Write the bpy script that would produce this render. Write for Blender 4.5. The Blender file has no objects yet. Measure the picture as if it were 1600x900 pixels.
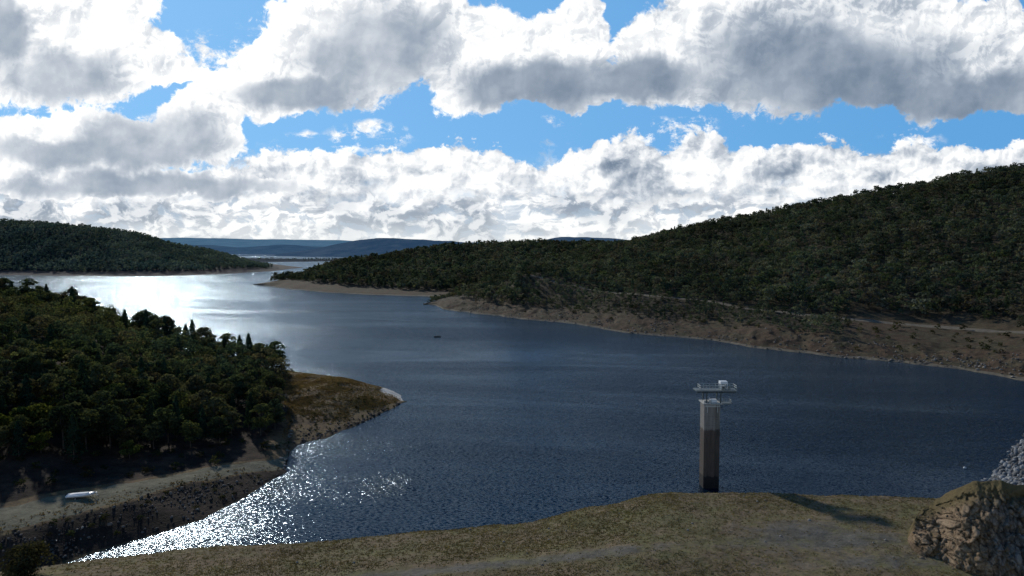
import bpy, bmesh, math, random
import numpy as np
from mathutils import Vector

SC = bpy.context.scene
COL = SC.collection
rng = np.random.default_rng(11)
random.seed(5)
R = math.radians

# ------------------------------------------------------------------ camera model (metres; the lake surface is z = 0)
F = 1100.0                     # focal length in 1600-wide pixels
H = 48.0                       # camera height above the lake
TH = math.atan(62 / F)         # pitch down
CT, ST = math.cos(TH), math.sin(TH)
SUN_AZ, SUN_EL = R(-28), R(25)
SUN_DIR = Vector((math.sin(SUN_AZ) * math.cos(SUN_EL), math.cos(SUN_AZ) * math.cos(SUN_EL), math.sin(SUN_EL)))

def ray(px, py):
    a, b = (px - 800) / F, (450 - py) / F
    return np.array((a, CT + b * ST, -ST + b * CT))
def at_z(px, py, z=0.0):
    d = ray(px, py); t = (z - H) / d[2]
    return np.array((d[0] * t, d[1] * t, z))
def at_y(px, py, y):
    d = ray(px, py); t = y / d[1]
    return np.array((d[0] * t, y, H + d[2] * t))
def x_of(px, y, z):
    return (px - 800) / F * (y * CT + (H - z) * ST)

# ------------------------------------------------------------------ numpy noise / interpolation
_perm = np.random.default_rng(3).integers(0, 2**31, 4096)
def _h(ix, iy):
    return (_perm[(ix * 73 + _perm[iy & 4095]) & 4095] & 65535) / 65535.0
def vnoise(x, y):
    ix, iy = np.floor(x).astype(np.int64), np.floor(y).astype(np.int64)
    fx, fy = x - ix, y - iy
    fx, fy = fx * fx * (3 - 2 * fx), fy * fy * (3 - 2 * fy)
    a = _h(ix, iy) * (1 - fx) + _h(ix + 1, iy) * fx
    b = _h(ix, iy + 1) * (1 - fx) + _h(ix + 1, iy + 1) * fx
    return (a * (1 - fy) + b * fy) * 2 - 1
def fbm(x, y, oct=4, gain=.5):
    s, a, t = 0, 1.0, 0
    for k in range(oct):
        s = s + a * vnoise(x * 2**k + 17.3 * k, y * 2**k + 5.1 * k); t += a; a *= gain
    return s / t

def pchip(xs, ys, x):
    xs, ys, x = np.asarray(xs, float), np.asarray(ys, float), np.asarray(x, float)
    h = np.diff(xs); d = np.diff(ys) / h
    m = np.zeros_like(ys); m[0], m[-1] = d[0], d[-1]
    for i in range(1, len(xs) - 1):
        if d[i - 1] * d[i] > 0:
            w1, w2 = 2 * h[i] + h[i - 1], h[i] + 2 * h[i - 1]
            m[i] = (w1 + w2) / (w1 / d[i - 1] + w2 / d[i])
    i = np.clip(np.searchsorted(xs, x) - 1, 0, len(xs) - 2)
    t = np.clip((x - xs[i]) / h[i], 0, 1)
    return ((1 + 2 * t) * (1 - t)**2 * ys[i] + t * (1 - t)**2 * h[i] * m[i] + t * t * (3 - 2 * t) * ys[i + 1] + t * t * (t - 1) * h[i] * m[i + 1])

def table(tab, k, px):
    return pchip([t[0] for t in tab], [t[k] for t in tab], px)

def smooth(a, b, x):
    t = np.clip((x - a) / (b - a), 0, 1); return t * t * (3 - 2 * t)

# ------------------------------------------------------------------ mesh helpers
def link(name, me, mat=None, parent=None):
    o = bpy.data.objects.new(name, me); COL.objects.link(o)
    if mat is not None:
        for m in (mat if isinstance(mat, (list, tuple)) else [mat]): me.materials.append(m)
    if parent is not None: o.parent = parent
    return o

def mesh_np(name, V, Fq, smooth_=False, attrs=None, mat_idx=None):
    """V (n,3), Fq (m,k) constant-size faces"""
    V = np.ascontiguousarray(V, np.float32); Fq = np.ascontiguousarray(Fq, np.int32)
    me = bpy.data.meshes.new(name)
    me.vertices.add(len(V)); me.vertices.foreach_set('co', V.ravel())
    m, k = Fq.shape
    me.loops.add(m * k); me.loops.foreach_set('vertex_index', Fq.ravel())
    me.polygons.add(m); me.polygons.foreach_set('loop_start', np.arange(0, m * k, k, dtype=np.int32))
    me.polygons.foreach_set('loop_total', np.full(m, k, np.int32))
    if smooth_: me.polygons.foreach_set('use_smooth', np.ones(m, bool))
    if mat_idx is not None: me.polygons.foreach_set('material_index', np.ascontiguousarray(mat_idx, np.int32))
    for an, arr in (attrs or {}).items():
        a = me.attributes.new(an, 'FLOAT', 'POINT'); a.data.foreach_set('value', np.ascontiguousarray(arr, np.float32).ravel())
    me.update(calc_edges=True)
    return me

def grid_faces(nu, nv):
    i = np.arange(nu * nv).reshape(nu, nv)
    return np.stack([i[:-1, :-1], i[1:, :-1], i[1:, 1:], i[:-1, 1:]], -1).reshape(-1, 4)

def tag(o, label=None, cat=None, group=None, kind=None):
    if label: o['label'] = label
    if cat: o['category'] = cat
    if group: o['group'] = group
    if kind: o['kind'] = kind
    return o
def empty(name, loc, rz=0.0):
    o = bpy.data.objects.new(name, None); COL.objects.link(o); o.location = loc; o.rotation_euler = (0, 0, rz); o.empty_display_size = .3
    return o
def copy_tree(o, parent=None):
    c = o.copy(); COL.objects.link(c); c.parent = parent
    for ch in list(o.children): copy_tree(ch, c)
    return c

class MB:
    """collects boxes, tubes and lofts into one mesh"""
    def __init__(s): s.bm = bmesh.new()
    def box(s, c, size, rz=0.0, bevel=0.0, taper=None):
        r = bmesh.ops.create_cube(s.bm, size=1.0)['verts']
        for v in r:
            tx = ty = 1.0
            if taper and v.co.z > 0: tx, ty = taper
            x, y, z = v.co.x * size[0] * tx, v.co.y * size[1] * ty, v.co.z * size[2]
            v.co = (c[0] + x * math.cos(rz) - y * math.sin(rz), c[1] + x * math.sin(rz) + y * math.cos(rz), c[2] + z)
        if bevel:
            es = list({e for v in r for e in v.link_edges})
            bmesh.ops.bevel(s.bm, geom=es, offset=bevel, segments=2, affect='EDGES', profile=.5)
        return s
    def tube(s, a, b, r0, r1=None, n=8, cap=True):
        a, b = Vector(a), Vector(b); r1 = r0 if r1 is None else r1
        d = (b - a).normalized(); up = Vector((0, 0, 1)) if abs(d.z) < .9 else Vector((1, 0, 0))
        p = d.cross(up).normalized(); q = d.cross(p)
        A, B = [], []
        for k in range(n):
            t = 2 * math.pi * k / n; w = p * math.cos(t) + q * math.sin(t)
            A.append(s.bm.verts.new(a + w * r0)); B.append(s.bm.verts.new(b + w * r1))
        for k in range(n): s.bm.faces.new((A[k], A[(k + 1) % n], B[(k + 1) % n], B[k]))
        if cap: s.bm.faces.new(A[::-1]); s.bm.faces.new(B)
        return s
    def loft(s, rings, cap=True):
        vs = [[s.bm.verts.new(p) for p in r] for r in rings]; n = len(rings[0])
        for a, b in zip(vs, vs[1:]):
            for k in range(n): s.bm.faces.new((a[k], a[(k + 1) % n], b[(k + 1) % n], b[k]))
        if cap: s.bm.faces.new(vs[0][::-1]); s.bm.faces.new(vs[-1])
        return s
    def build(s, name, mat, parent=None, smooth_=False):
        bmesh.ops.recalc_face_normals(s.bm, faces=s.bm.faces)
        me = bpy.data.meshes.new(name); s.bm.to_mesh(me); s.bm.free()
        if smooth_:
            for p in me.polygons: p.use_smooth = True
        return link(name, me, mat, parent)

# ------------------------------------------------------------------ node helpers
class NT:
    def __init__(s, tree): s.t = tree; tree.nodes.clear()
    def n(s, typ, props=None, ins=None):
        nd = s.t.nodes.new(typ)
        for k, v in (props or {}).items(): setattr(nd, k, v)
        for k, v in (ins or {}).items():
            if isinstance(v, bpy.types.NodeSocket): s.t.links.new(v, nd.inputs[k])
            elif v is not None: nd.inputs[k].default_value = v
        return nd
    def math(s, op, a, b=None, c=None, clamp=False):
        nd = s.n('ShaderNodeMath', {'operation': op, 'use_clamp': clamp}, {0: a, 1: b, 2: c}); return nd.outputs[0]
    def vec(s, op, a, b=None, out=0):
        nd = s.n('ShaderNodeVectorMath', {'operation': op}, {0: a, 1: b}); return nd.outputs[out]
    def ss(s, x, a, b, lo=0.0, hi=1.0, mode='SMOOTHSTEP'):
        nd = s.n('ShaderNodeMapRange', {'interpolation_type': mode, 'clamp': True} if mode == 'LINEAR' else {'interpolation_type': mode}, {'Value': x, 'From Min': a, 'From Max': b, 'To Min': lo, 'To Max': hi}); return nd.outputs[0]
    def mix(s, f, a, b):
        nd = s.n('ShaderNodeMix', {'data_type': 'RGBA'})
        for i, v in ((0, f), (6, a), (7, b)):
            if isinstance(v, bpy.types.NodeSocket): s.t.links.new(v, nd.inputs[i])
            else: nd.inputs[i].default_value = v if i == 0 else (tuple(v) + (1,) if len(v) == 3 else v)
        return nd.outputs[2]
    def noise(s, vec, scale, detail=4, rough=.5, dim='3D', dist=0.0, out=0, typ='FBM'):
        nd = s.n('ShaderNodeTexNoise', {'noise_dimensions': dim, 'noise_type': typ}, {'Vector': vec, 'Scale': scale, 'Detail': detail, 'Roughness': rough, 'Distortion': dist}); return nd.outputs[out]
    def attr(s, name):
        return s.n('ShaderNodeAttribute', {'attribute_name': name}).outputs['Fac']

def material(name):
    m = bpy.data.materials.new(name); m.use_nodes = True
    return m, NT(m.node_tree)
def finish(nt, color, rough=.9, bump=None, bump_strength=.5, bump_dist=.2, spec=.2, **kw):
    ins = {'Base Color': color if isinstance(color, bpy.types.NodeSocket) else tuple(color) + (1,), 'Roughness': rough, 'Specular IOR Level': spec}
    ins.update(kw)
    if bump is not None:
        ins['Normal'] = nt.n('ShaderNodeBump', None, {'Height': bump, 'Strength': bump_strength, 'Distance': bump_dist}).outputs[0]
    b = nt.n('ShaderNodeBsdfPrincipled', None, ins)
    nt.n('ShaderNodeOutputMaterial', None, {'Surface': b.outputs[0]})
def simple(name, col, rough=.6, metal=0.0, var=.15, scale=3.0, spec=.4):
    m, nt = material(name)
    co = nt.n('ShaderNodeTexCoord').outputs['Object']
    f = nt.noise(co, scale, 5, .6)
    c = nt.mix(f, tuple(x * (1 - var) for x in col), tuple(min(1, x * (1 + var)) for x in col))
    finish(nt, c, rough, spec=spec, Metallic=metal)
    return m

# ------------------------------------------------------------------ materials
def terrain_material(name, grass, soil, rockc, floor, pale, track, sc=1.0, bump_d=.25):
    """zones come from the mesh: 'floor' forest litter, 'pale' waterline, 'track' gravel"""
    m, nt = material(name)
    P = nt.n('ShaderNodeNewGeometry').outputs['Position']
    n1 = nt.noise(P, .035 * sc, 6, .6); n2 = nt.noise(P, .22 * sc, 6, .65); n3 = nt.noise(P, 1.6 * sc, 5, .65)
    strat = nt.noise(nt.vec('MULTIPLY', P, (.05, .05, 1.3)), 1.0 * sc, 3, .6)
    c = nt.mix(nt.ss(nt.math('ADD', nt.math('MULTIPLY', n2, .65), nt.math('MULTIPLY', n1, .35)), .42, .58), grass, soil)
    c = nt.mix(nt.math('MULTIPLY', nt.ss(n3, .52, .7), .8), c, rockc)
    c = nt.mix(nt.math('MULTIPLY', nt.ss(strat, .5, .66), .35), c, tuple(x * .55 for x in soil))
    wob = nt.math('MULTIPLY', nt.math('SUBTRACT', n2, .5), .9)
    def zone(att, col, k=1.0):
        nonlocal c
        f = nt.ss(nt.math('ADD', nt.attr(att), wob), .35, .65)
        c = nt.mix(nt.math('MULTIPLY', f, k), c, col)
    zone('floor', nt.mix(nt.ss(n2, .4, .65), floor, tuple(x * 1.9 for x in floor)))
    zone('track', nt.mix(n3, track, tuple(x * 1.35 for x in track)), .9)
    pf = nt.ss(nt.math('ADD', nt.attr('pale'), nt.math('MULTIPLY', nt.math('SUBTRACT', n3, .5), .5)), .4, .7)
    c = nt.mix(pf, c, pale)
    val = nt.ss(nt.noise(P, .6 * sc, 7, .75), .3, .7, .55, 1.4, 'LINEAR')
    c = nt.vec('MULTIPLY', c, nt.n('ShaderNodeCombineXYZ', None, {0: val, 1: val, 2: val}).outputs[0])
    h = nt.math('ADD', nt.math('MULTIPLY', n3, .7), n2)
    finish(nt, c, .95, h, .9, bump_d / sc, .1)
    return m

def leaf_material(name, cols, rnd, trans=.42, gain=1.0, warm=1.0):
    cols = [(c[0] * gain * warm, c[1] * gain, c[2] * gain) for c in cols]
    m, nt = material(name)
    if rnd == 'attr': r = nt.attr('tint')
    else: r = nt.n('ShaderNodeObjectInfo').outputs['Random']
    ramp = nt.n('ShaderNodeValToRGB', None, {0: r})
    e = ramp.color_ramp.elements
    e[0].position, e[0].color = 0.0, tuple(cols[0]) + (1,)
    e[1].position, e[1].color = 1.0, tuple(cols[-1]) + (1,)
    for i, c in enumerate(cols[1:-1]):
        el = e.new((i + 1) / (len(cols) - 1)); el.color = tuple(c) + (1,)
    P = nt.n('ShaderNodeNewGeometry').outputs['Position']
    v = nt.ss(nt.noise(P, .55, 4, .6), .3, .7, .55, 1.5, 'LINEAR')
    v = nt.math('MULTIPLY', v, nt.ss(nt.noise(P, .011, 4, .6), .34, .66, .62, 1.3, 'LINEAR'))  # broad canopy shading, put into the leaf colour as large patches
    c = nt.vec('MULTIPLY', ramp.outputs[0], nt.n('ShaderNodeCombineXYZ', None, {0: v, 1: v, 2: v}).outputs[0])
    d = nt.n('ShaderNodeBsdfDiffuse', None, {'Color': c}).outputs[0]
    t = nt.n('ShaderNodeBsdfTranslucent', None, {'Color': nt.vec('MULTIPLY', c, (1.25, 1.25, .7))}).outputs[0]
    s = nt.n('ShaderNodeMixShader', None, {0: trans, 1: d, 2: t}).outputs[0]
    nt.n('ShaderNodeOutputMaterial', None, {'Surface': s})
    return m

GUM = [(.024, .038, .022), (.040, .060, .028), (.058, .074, .044), (.062, .080, .030), (.080, .092, .052), (.062, .058, .036), (.046, .066, .034), (.030, .048, .034)]
M_gum = leaf_material('gum_leaves', GUM, 'obj', .45, 1.28, 1.10)
M_pine = leaf_material('cypress_needles', [(.014, .027, .017), (.026, .042, .024), (.018, .036, .024)], 'obj', .3, 1.5)
M_wattle = leaf_material('wattle_leaves', [(.085, .100, .022), (.115, .122, .030), (.075, .095, .028)], 'obj', .45, 1.2)
M_far = leaf_material('far_leaves', [(.026, .038, .026), (.050, .066, .044), (.088, .100, .072), (.060, .078, .038), (.120, .128, .094), (.082, .068, .050), (.060, .080, .056), (.034, .050, .038)], 'attr', .35, 1.18)
M_nearw = leaf_material('near_wood_leaves', GUM, 'attr', .45, 1.28, 1.10)
M_far_hazed = leaf_material('hazed_leaves', [(.034, .060, .062), (.054, .080, .078), (.078, .102, .088), (.088, .104, .090), (.052, .076, .078)], 'attr', .3, 1.55)  # leaf colours shifted to blue, with the haze of distance mixed in
M_shrub = leaf_material('shrub_leaves', [(.020, .026, .012), (.034, .042, .016), (.044, .036, .018)], 'obj', .35, 1.5)
M_bark = simple('bark', (.075, .062, .050), .9, 0, .5, 2.0, .1)
M_paleb = simple('pale_bark', (.085, .075, .062), .9, 0, .35, 1.0, .1)

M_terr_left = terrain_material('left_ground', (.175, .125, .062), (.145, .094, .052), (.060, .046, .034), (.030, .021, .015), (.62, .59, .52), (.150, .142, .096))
M_terr_front = terrain_material('front_ground', (.158, .142, .066), (.196, .146, .088), (.138, .118, .090), (.05, .045, .02), (.11, .09, .06), (.112, .106, .088))
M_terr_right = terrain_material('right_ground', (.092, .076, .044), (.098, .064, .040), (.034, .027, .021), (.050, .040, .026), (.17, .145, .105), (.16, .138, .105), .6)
M_terr_far = terrain_material('far_ground', (.075, .068, .060), (.090, .070, .062), (.034, .032, .032), (.020, .026, .026), (.08, .07, .065), (.06, .055, .05), .25, .4)

def haze_material(name, dark, light, haze_glow):  # distance haze painted in: bluish base colour plus a faint blue emission
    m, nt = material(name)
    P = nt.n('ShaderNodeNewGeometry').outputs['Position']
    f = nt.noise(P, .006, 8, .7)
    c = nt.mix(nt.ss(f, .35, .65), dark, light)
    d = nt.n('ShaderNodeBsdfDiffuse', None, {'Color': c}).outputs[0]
    e = nt.n('ShaderNodeEmission', None, {'Color': tuple(haze_glow) + (1,), 'Strength': 1.0}).outputs[0]
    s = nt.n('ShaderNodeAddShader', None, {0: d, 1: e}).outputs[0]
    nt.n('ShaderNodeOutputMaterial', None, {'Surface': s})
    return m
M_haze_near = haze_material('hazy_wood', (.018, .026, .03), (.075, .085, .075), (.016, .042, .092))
M_haze_far = haze_material('hazy_range', (.016, .026, .04), (.06, .08, .09), (.050, .115, .190))
M_haze_mid = haze_material('hazy_foothills', (.016, .026, .04), (.06, .075, .08), (.022, .055, .108))
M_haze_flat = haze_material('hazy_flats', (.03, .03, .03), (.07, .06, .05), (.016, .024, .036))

# ------------------------------------------------------------------ water
def water_material():
    m, nt = material('lake_water')
    P = nt.n('ShaderNodeNewGeometry').outputs['Position']
    rot = nt.n('ShaderNodeVectorRotate', {'rotation_type': 'Z_AXIS'}, {'Vector': P, 'Angle': R(12)}).outputs[0]
    pw = nt.vec('MULTIPLY', rot, (.50, 1.15, 1.0))
    ripple = nt.noise(pw, 2.7, 4, .75, '2D', 0.5, out=1)
    chop = nt.noise(nt.vec('MULTIPLY', rot, (.5, 1.0, 1.0)), .30, 2, .55, '2D', out=1)
    # gusts: calmer lanes and rougher patches drifting over the lake
    g1 = nt.noise(nt.vec('MULTIPLY', rot, (.006, .022, 1.0)), 1.0, 4, .6, '2D', 1.2)
    g2 = nt.noise(nt.vec('MULTIPLY', P, (.0016, .012, 1.0)), 1.0, 5, .62, '2D', .6)
    amp = nt.math('ADD', nt.ss(g1, .32, .66, .60, 1.05), nt.ss(g2, .38, .66, -.18, .28))
    pz = at_z(604, 757, 0)                                               # a cat's-paw of wind off the end of the track
    paw = nt.vec('LENGTH', nt.vec('MULTIPLY', nt.vec('SUBTRACT', P, (pz[0], pz[1], 0)), (.13, .10, 0)), out=1)
    amp = nt.math('ADD', amp, nt.ss(nt.math('ADD', paw, nt.math('MULTIPLY', nt.math('SUBTRACT', g1, .5), .8)), .3, 1.2, 1.0, 0))
    s1 = nt.vec('SUBTRACT', ripple, (.5, .5, .5)); s2 = nt.vec('SUBTRACT', chop, (.5, .5, .5))
    sl = nt.vec('ADD', nt.vec('MULTIPLY', s1, (1.75, 2.0, 0.0)), nt.vec('MULTIPLY', s2, (.10, .16, 0.0)))
    sc = nt.n('ShaderNodeVectorMath', {'operation': 'SCALE'}, {0: sl, 'Scale': amp}).outputs[0]
    nrm = nt.vec('NORMALIZE', nt.vec('ADD', sc, (0, 0, 1)))
    deep = nt.mix(g1, (.003, .010, .021), (.004, .014, .028))
    fr = nt.n('ShaderNodeFresnel', None, {'IOR': 1.333, 'Normal': nrm}).outputs[0]
    body = nt.n('ShaderNodeBsdfDiffuse', None, {'Color': deep}).outputs[0]
    gl = nt.n('ShaderNodeBsdfGlossy', None, {'Color': (.48, .59, .69, 1), 'Roughness': .11, 'Normal': nrm}).outputs[0]
    sh = nt.n('ShaderNodeMixShader', None, {0: fr, 1: body, 2: gl}).outputs[0]
    nt.n('ShaderNodeOutputMaterial', None, {'Surface': sh})
    return m

def add_water():
    def ring(r, n=64): return [(r * math.cos(2 * math.pi * k / n), r * math.sin(2 * math.pi * k / n), 0.0) for k in range(n)]
    bm = bmesh.new()
    prev = [bm.verts.new(p) for p in ring(300)]; bm.faces.new(prev)
    for r in (1500, 6000, 40000):
        cur = [bm.verts.new(p) for p in ring(r)]
        for k in range(64): bm.faces.new((prev[k], prev[(k + 1) % 64], cur[(k + 1) % 64], cur[k]))
        prev = cur
    bmesh.ops.recalc_face_normals(bm, faces=bm.faces)
    me = bpy.data.meshes.new('lake_water'); bm.to_mesh(me); bm.free()
    if me.polygons[0].normal.z < 0: me.flip_normals()
    return tag(link('lake_water', me, water_material()), kind='structure')
add_water()

# ------------------------------------------------------------------ land bodies: radial sections (depth y, height z) interpolated along the view azimuth
class Land:
    def __init__(s, px, rows, segs, amp=0.0, wave=40.0, taper=6.0, jit=0.0, gul=0.0):
        """px (nu,), rows: list of (y(nu), z(nu)), segs: subdivisions between rows"""
        s.px = px; nu = len(px)
        vs, t = [], []
        for i, k in enumerate(segs): t += list(i + np.arange(k) / k)
        t.append(len(segs)); t = np.array(t); s.t = t
        k = np.arange(len(rows))
        Y = np.stack([r[0] for r in rows], 1); Z = np.stack([r[1] for r in rows], 1)
        y = np.stack([pchip(k, Y[i], t) for i in range(nu)]); z = np.stack([pchip(k, Z[i], t) for i in range(nu)])
        x = (px[:, None] - 800) / F * (y * CT + (H - z) * ST)
        if amp:
            n = fbm(x / wave, y / wave, 5, .55)
            n2 = fbm(x / (wave * .12) + 9, y / (wave * .12), 3)
            z = z + (n * amp + n2 * amp * .10) * np.clip(np.abs(z) / taper, 0.04, 1)
        if gul:
            gb = np.clip(1 - np.abs(t[None, :] - 1.6) / .75, 0, 1)
            z = z - gul * gb * np.abs(fbm(x / 9.0 + 4, y / 22.0, 4)) * 2.2 + gul * gb * .5 + gul * .35 * gb * fbm(x / 2.2, y / 2.2, 3)
        if jit:
            x = x + jit * fbm(x / (jit * 5) + 31, y / (jit * 5), 3); y = y + jit * fbm(x / (jit * 5) + 71, y / (jit * 5) + 9, 3)
        s.x, s.y, s.z = x, y, z
        s.T = np.broadcast_to(t[None, :], x.shape); s.PX = np.broadcast_to(px[:, None], x.shape)
    def build(s, name, mat, attrs):
        V = np.stack([s.x, s.y, s.z], -1).reshape(-1, 3)
        Fq = grid_faces(*s.x.shape)
        # face up
        a, b, c = V[Fq[:, 0]], V[Fq[:, 1]], V[Fq[:, 2]]
        if np.cross(b - a, c - a)[:, 2].mean() < 0: Fq = Fq[:, ::-1]
        me = mesh_np(name, V, Fq, True, {k: v.reshape(-1) for k, v in attrs.items()})
        return tag(link(name, me, mat), kind='structure')
    def scatter(s, n, dens, mind, seed=1):
        """random spots, density given per vertex, at least mind apart"""
        g = np.random.default_rng(seed)
        P = np.stack([s.x, s.y, s.z], -1)
        e1, e2 = P[1:, :-1] - P[:-1, :-1], P[:-1, 1:] - P[:-1, :-1]
        area = np.abs(e1[..., 0] * e2[..., 1] - e1[..., 1] * e2[..., 0])
        w = (area * dens[:-1, :-1]).reshape(-1); w = w / w.sum()
        c = g.choice(len(w), n, p=w); iu, iv = np.unravel_index(c, area.shape)
        a, b = g.random(n)[:, None], g.random(n)[:, None]
        pts = (P[iu, iv] * (1 - a) * (1 - b) + P[iu + 1, iv] * a * (1 - b) + P[iu, iv + 1] * (1 - a) * b + P[iu + 1, iv + 1] * a * b)
        if not mind: return pts
        cell, keep = {}, []
        md = np.broadcast_to(mind, (n,))
        for i, p in enumerate(pts):
            m = md[i]; kx, ky = int(p[0] // m), int(p[1] // m); ok = True
            for dx in (-1, 0, 1):
                for dy in (-1, 0, 1):
                    for j in cell.get((kx + dx, ky + dy), ()):
                        if (pts[j, 0] - p[0])**2 + (pts[j, 1] - p[1])**2 < m * m: ok = False; break
            if ok: keep.append(i); cell.setdefault((kx, ky), []).append(i)
        return pts[keep]
    def height(s, x, y):
        i = np.argmin((s.x - x)**2 + (s.y - y)**2); return float(s.z.reshape(-1)[i])

def yz(py, z):                 # depth of the point seen at image row py with height z
    b = (450 - py) / F
    dz, dy = -ST + b * CT, CT + b * ST
    return (z - H) / dz * dy
def zy(py, y):
    b = (450 - py) / F
    dz, dy = -ST + b * CT, CT + b * ST
    return H + dz * y / dy

# ---- left spur with the track
pxL = np.unique(np.concatenate([np.linspace(-520, 440, 150), np.linspace(440, 460, 14), np.linspace(460, 634, 60)]))
sh = table([(-520, 960), (0, 905), (60, 893), (95, 881), (200, 848), (330, 803), (400, 766), (440, 740), (447, 734), (453, 707), (520, 680), (560, 662), (600, 645), (634, 627)], 1, pxL)
tn = [(-520, 872, 4.6), (0, 832, 4), (100, 806, 3.8), (200, 781, 3.5), (300, 753, 2.6), (400, 738, 1.2), (440, 732, .45), (447, 729, .3), (453, 690, .7), (520, 669, .5), (600, 640.5, .25), (634, 626.4, .05)]
tf = [(-520, 815, 5.2), (0, 789, 4.7), (100, 770, 4.3), (200, 752, 3.9), (300, 735, 3.0), (400, 720, 1.9), (440, 714, 1.0), (447, 712, .8), (453, 668, 1.6), (520, 654, 1.3), (600, 634, .6), (634, 626, .1)]
cr = [(-520, 425, 310), (0, 474, 285), (100, 490, 280), (200, 524, 270), (300, 551, 260), (350, 563, 252), (400, 574, 245), (450, 582, 236), (520, 592, 226), (600, 607, 230), (634, 625.5, 223)]
ysh = yz(sh, 0 * sh)
zn, zf = table(tn, 2, pxL), table(tf, 2, pxL)
yn, yf = yz(table(tn, 1, pxL), zn), yz(table(tf, 1, pxL), zf)
yc = table(cr, 2, pxL); zc = zy(table(cr, 1, pxL), yc)
rows = [(ysh - 6, 0 * ysh - 2.5), (ysh, 0 * ysh), (yn, zn), (yf, zf), (yf + .33 * (yc - yf), zf + .47 * (zc - zf)), (yc, zc), (yc + 2 * zc + 2, .45 * zc), (yc + 4.2 * zc + 7, 0 * zc - 3)]
LANDL = Land(pxL, rows, [2, 14, 6, 26, 30, 8, 8], 1.5, 20.0, 4.0, 1.1)
T, PX = LANDL.T, LANDL.PX
trackL = smooth(1.9, 2.05, T) * (1 - smooth(2.9, 3.0, T)) * (1 - smooth(449, 452, PX))
wobL = fbm(LANDL.x / 9, LANDL.y / 9, 3)
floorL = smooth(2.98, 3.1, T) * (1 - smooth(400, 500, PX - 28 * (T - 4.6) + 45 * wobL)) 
bankL = smooth(.9, 1.1, T) * (1 - smooth(1.85, 2.0, T)) * (1 - smooth(448, 452, PX))
lowspur = (1 - smooth(3.2, 4.6, T + .8 * wobL)) * smooth(446, 452, PX) * (1 - smooth(600, 640, PX))
tipL = smooth(586, 600, PX) * smooth(4.15 - 1.2 * smooth(610, 630, PX), 4.7, T)
LANDL.build('left_hill', M_terr_left, {'floor': np.clip(floorL + .70 * bankL + .40 * lowspur, 0, 1), 'track': trackL, 'pale': np.clip(tipL + 0.0 * (1 - smooth(.05, .22, np.abs(LANDL.z - .1))), 0, 1)})

# ---- foreground bank
pxF = np.linspace(-450, 2100, 260)
ed = [(-450, 900, 1.2), (-100, 893, .8), (95, 882, .3), (200, 869, .25), (350, 854, .25), (500, 847, .25), (640, 833, .3), (740, 825, .5), (830, 816, 1.0), (900, 799, 2.0), (960, 788, 3.0), (1040, 773, 4.2), (1150, 771.5, 4.3), (1250, 774, 4.2), (1350, 777, 4.2), (1450, 780, 4.2), (1600, 775, 4.6), (2100, 770, 5)]
ze = table(ed, 2, pxF); ye = yz(table(ed, 1, pxF), ze)
zb = 1.6 + 2.9 * smooth(300, 1000, pxF); yb = yz(902 + 0 * pxF, zb)
rows = [(0 * ye + 6, 0 * ye + 9), (0 * ye + 55, zb + 1.0), (yb, zb), (ye - .35 * (ye - yb), ze + .25 * (zb - ze) + .15), (ye, ze), (ye + 4.5, ze - 2.6), (ye + 14, 0 * ze - 4)]
LANDF = Land(pxF, rows, [8, 16, 40, 40, 8, 4], .35, 9.0, 1.5, .7)
T, PX = LANDF.T, LANDF.PX
x, y = LANDF.x, LANDF.y
yt = 97.5 + 4.0 * np.sin(x / 32.0) + .02 * x                         # gravel track crossing the bank
gravel = np.exp(-((y - yt) / 3.2)**2) * smooth(-75, -55, x) * (1 - .5 * smooth(10, 30, x)) + .85 * np.exp(-(((x - 46) / 16)**2 + ((y - 108) / 8.5)**2)) + .8 * np.exp(-(((x - 52) / 26)**2 + ((y - 95) / 4)**2))
LANDF.build('foreground_bank', M_terr_front, {'floor': 0 * x, 'track': np.clip(gravel, 0, 1) * .62, 'pale': .62 * smooth(3.8, 3.95, T) * (1 - smooth(4.05, 4.2, T))})

# ---- right hill
pxA = np.unique(np.concatenate([np.linspace(664, 760, 40), np.linspace(760, 1660, 380), np.linspace(1660, 1950, 40)]))
shA = table([(664, 475.5), (672, 476), (700, 484), (760, 492), (830, 500), (900, 507), (960, 517), (1000, 522), (1060, 527), (1110, 532), (1160, 540), (1200, 546), (1260, 552), (1320, 559), (1400, 566), (1480, 575), (1540, 584), (1600, 595), (1700, 612), (1950, 650)], 1, pxA)
tlA = table([(664, 475.3), (720, 468), (760, 470), (830, 474), (900, 483), (960, 488), (1000, 492), (1060, 497), (1100, 500), (1160, 505), (1200, 509), (1260, 517), (1320, 522), (1400, 530), (1480, 541), (1600, 556), (1950, 600)], 1, pxA)
rdA = table([(664, 475), (720, 461), (780, 445), (830, 434), (880, 443), (940, 453), (1000, 461), (1100, 470), (1200, 484), (1310, 497), (1400, 505), (1500, 514), (1600, 521), (1950, 548)], 1, pxA)
rg = [(664, 475, 552), (720, 455, 640), (780, 441, 690), (850, 408, 800), (900, 391, 860), (990, 372, 880), (1060, 357, 870), (1140, 342, 850), (1200, 330, 830), (1300, 309, 780), (1400, 293, 750), (1500, 273, 710), (1600, 259, 680), (1950, 205, 600)]
ysA = yz(shA, 0 * shA); conv = smooth(664, 720, pxA)
ytA = ysA * (1 + .11 * conv); ztA = np.maximum(zy(tlA, ytA), .05)
yrA = ysA * (1 + .235 * conv) + .2; zrA = np.maximum(zy(rdA, yrA), .1)
yr2 = yz(rdA - 5.0 * conv, zrA + .25); yr2 = np.minimum(yr2, yrA + 9)
ygA = np.maximum(table(rg, 2, pxA), yr2 + 4); tgA = table(rg, 1, pxA) + 7.0 * F / ygA * conv
zgA = np.maximum(zy(tgA, ygA), .1)
def lerp(a, b, t): return a + (b - a) * t
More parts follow.
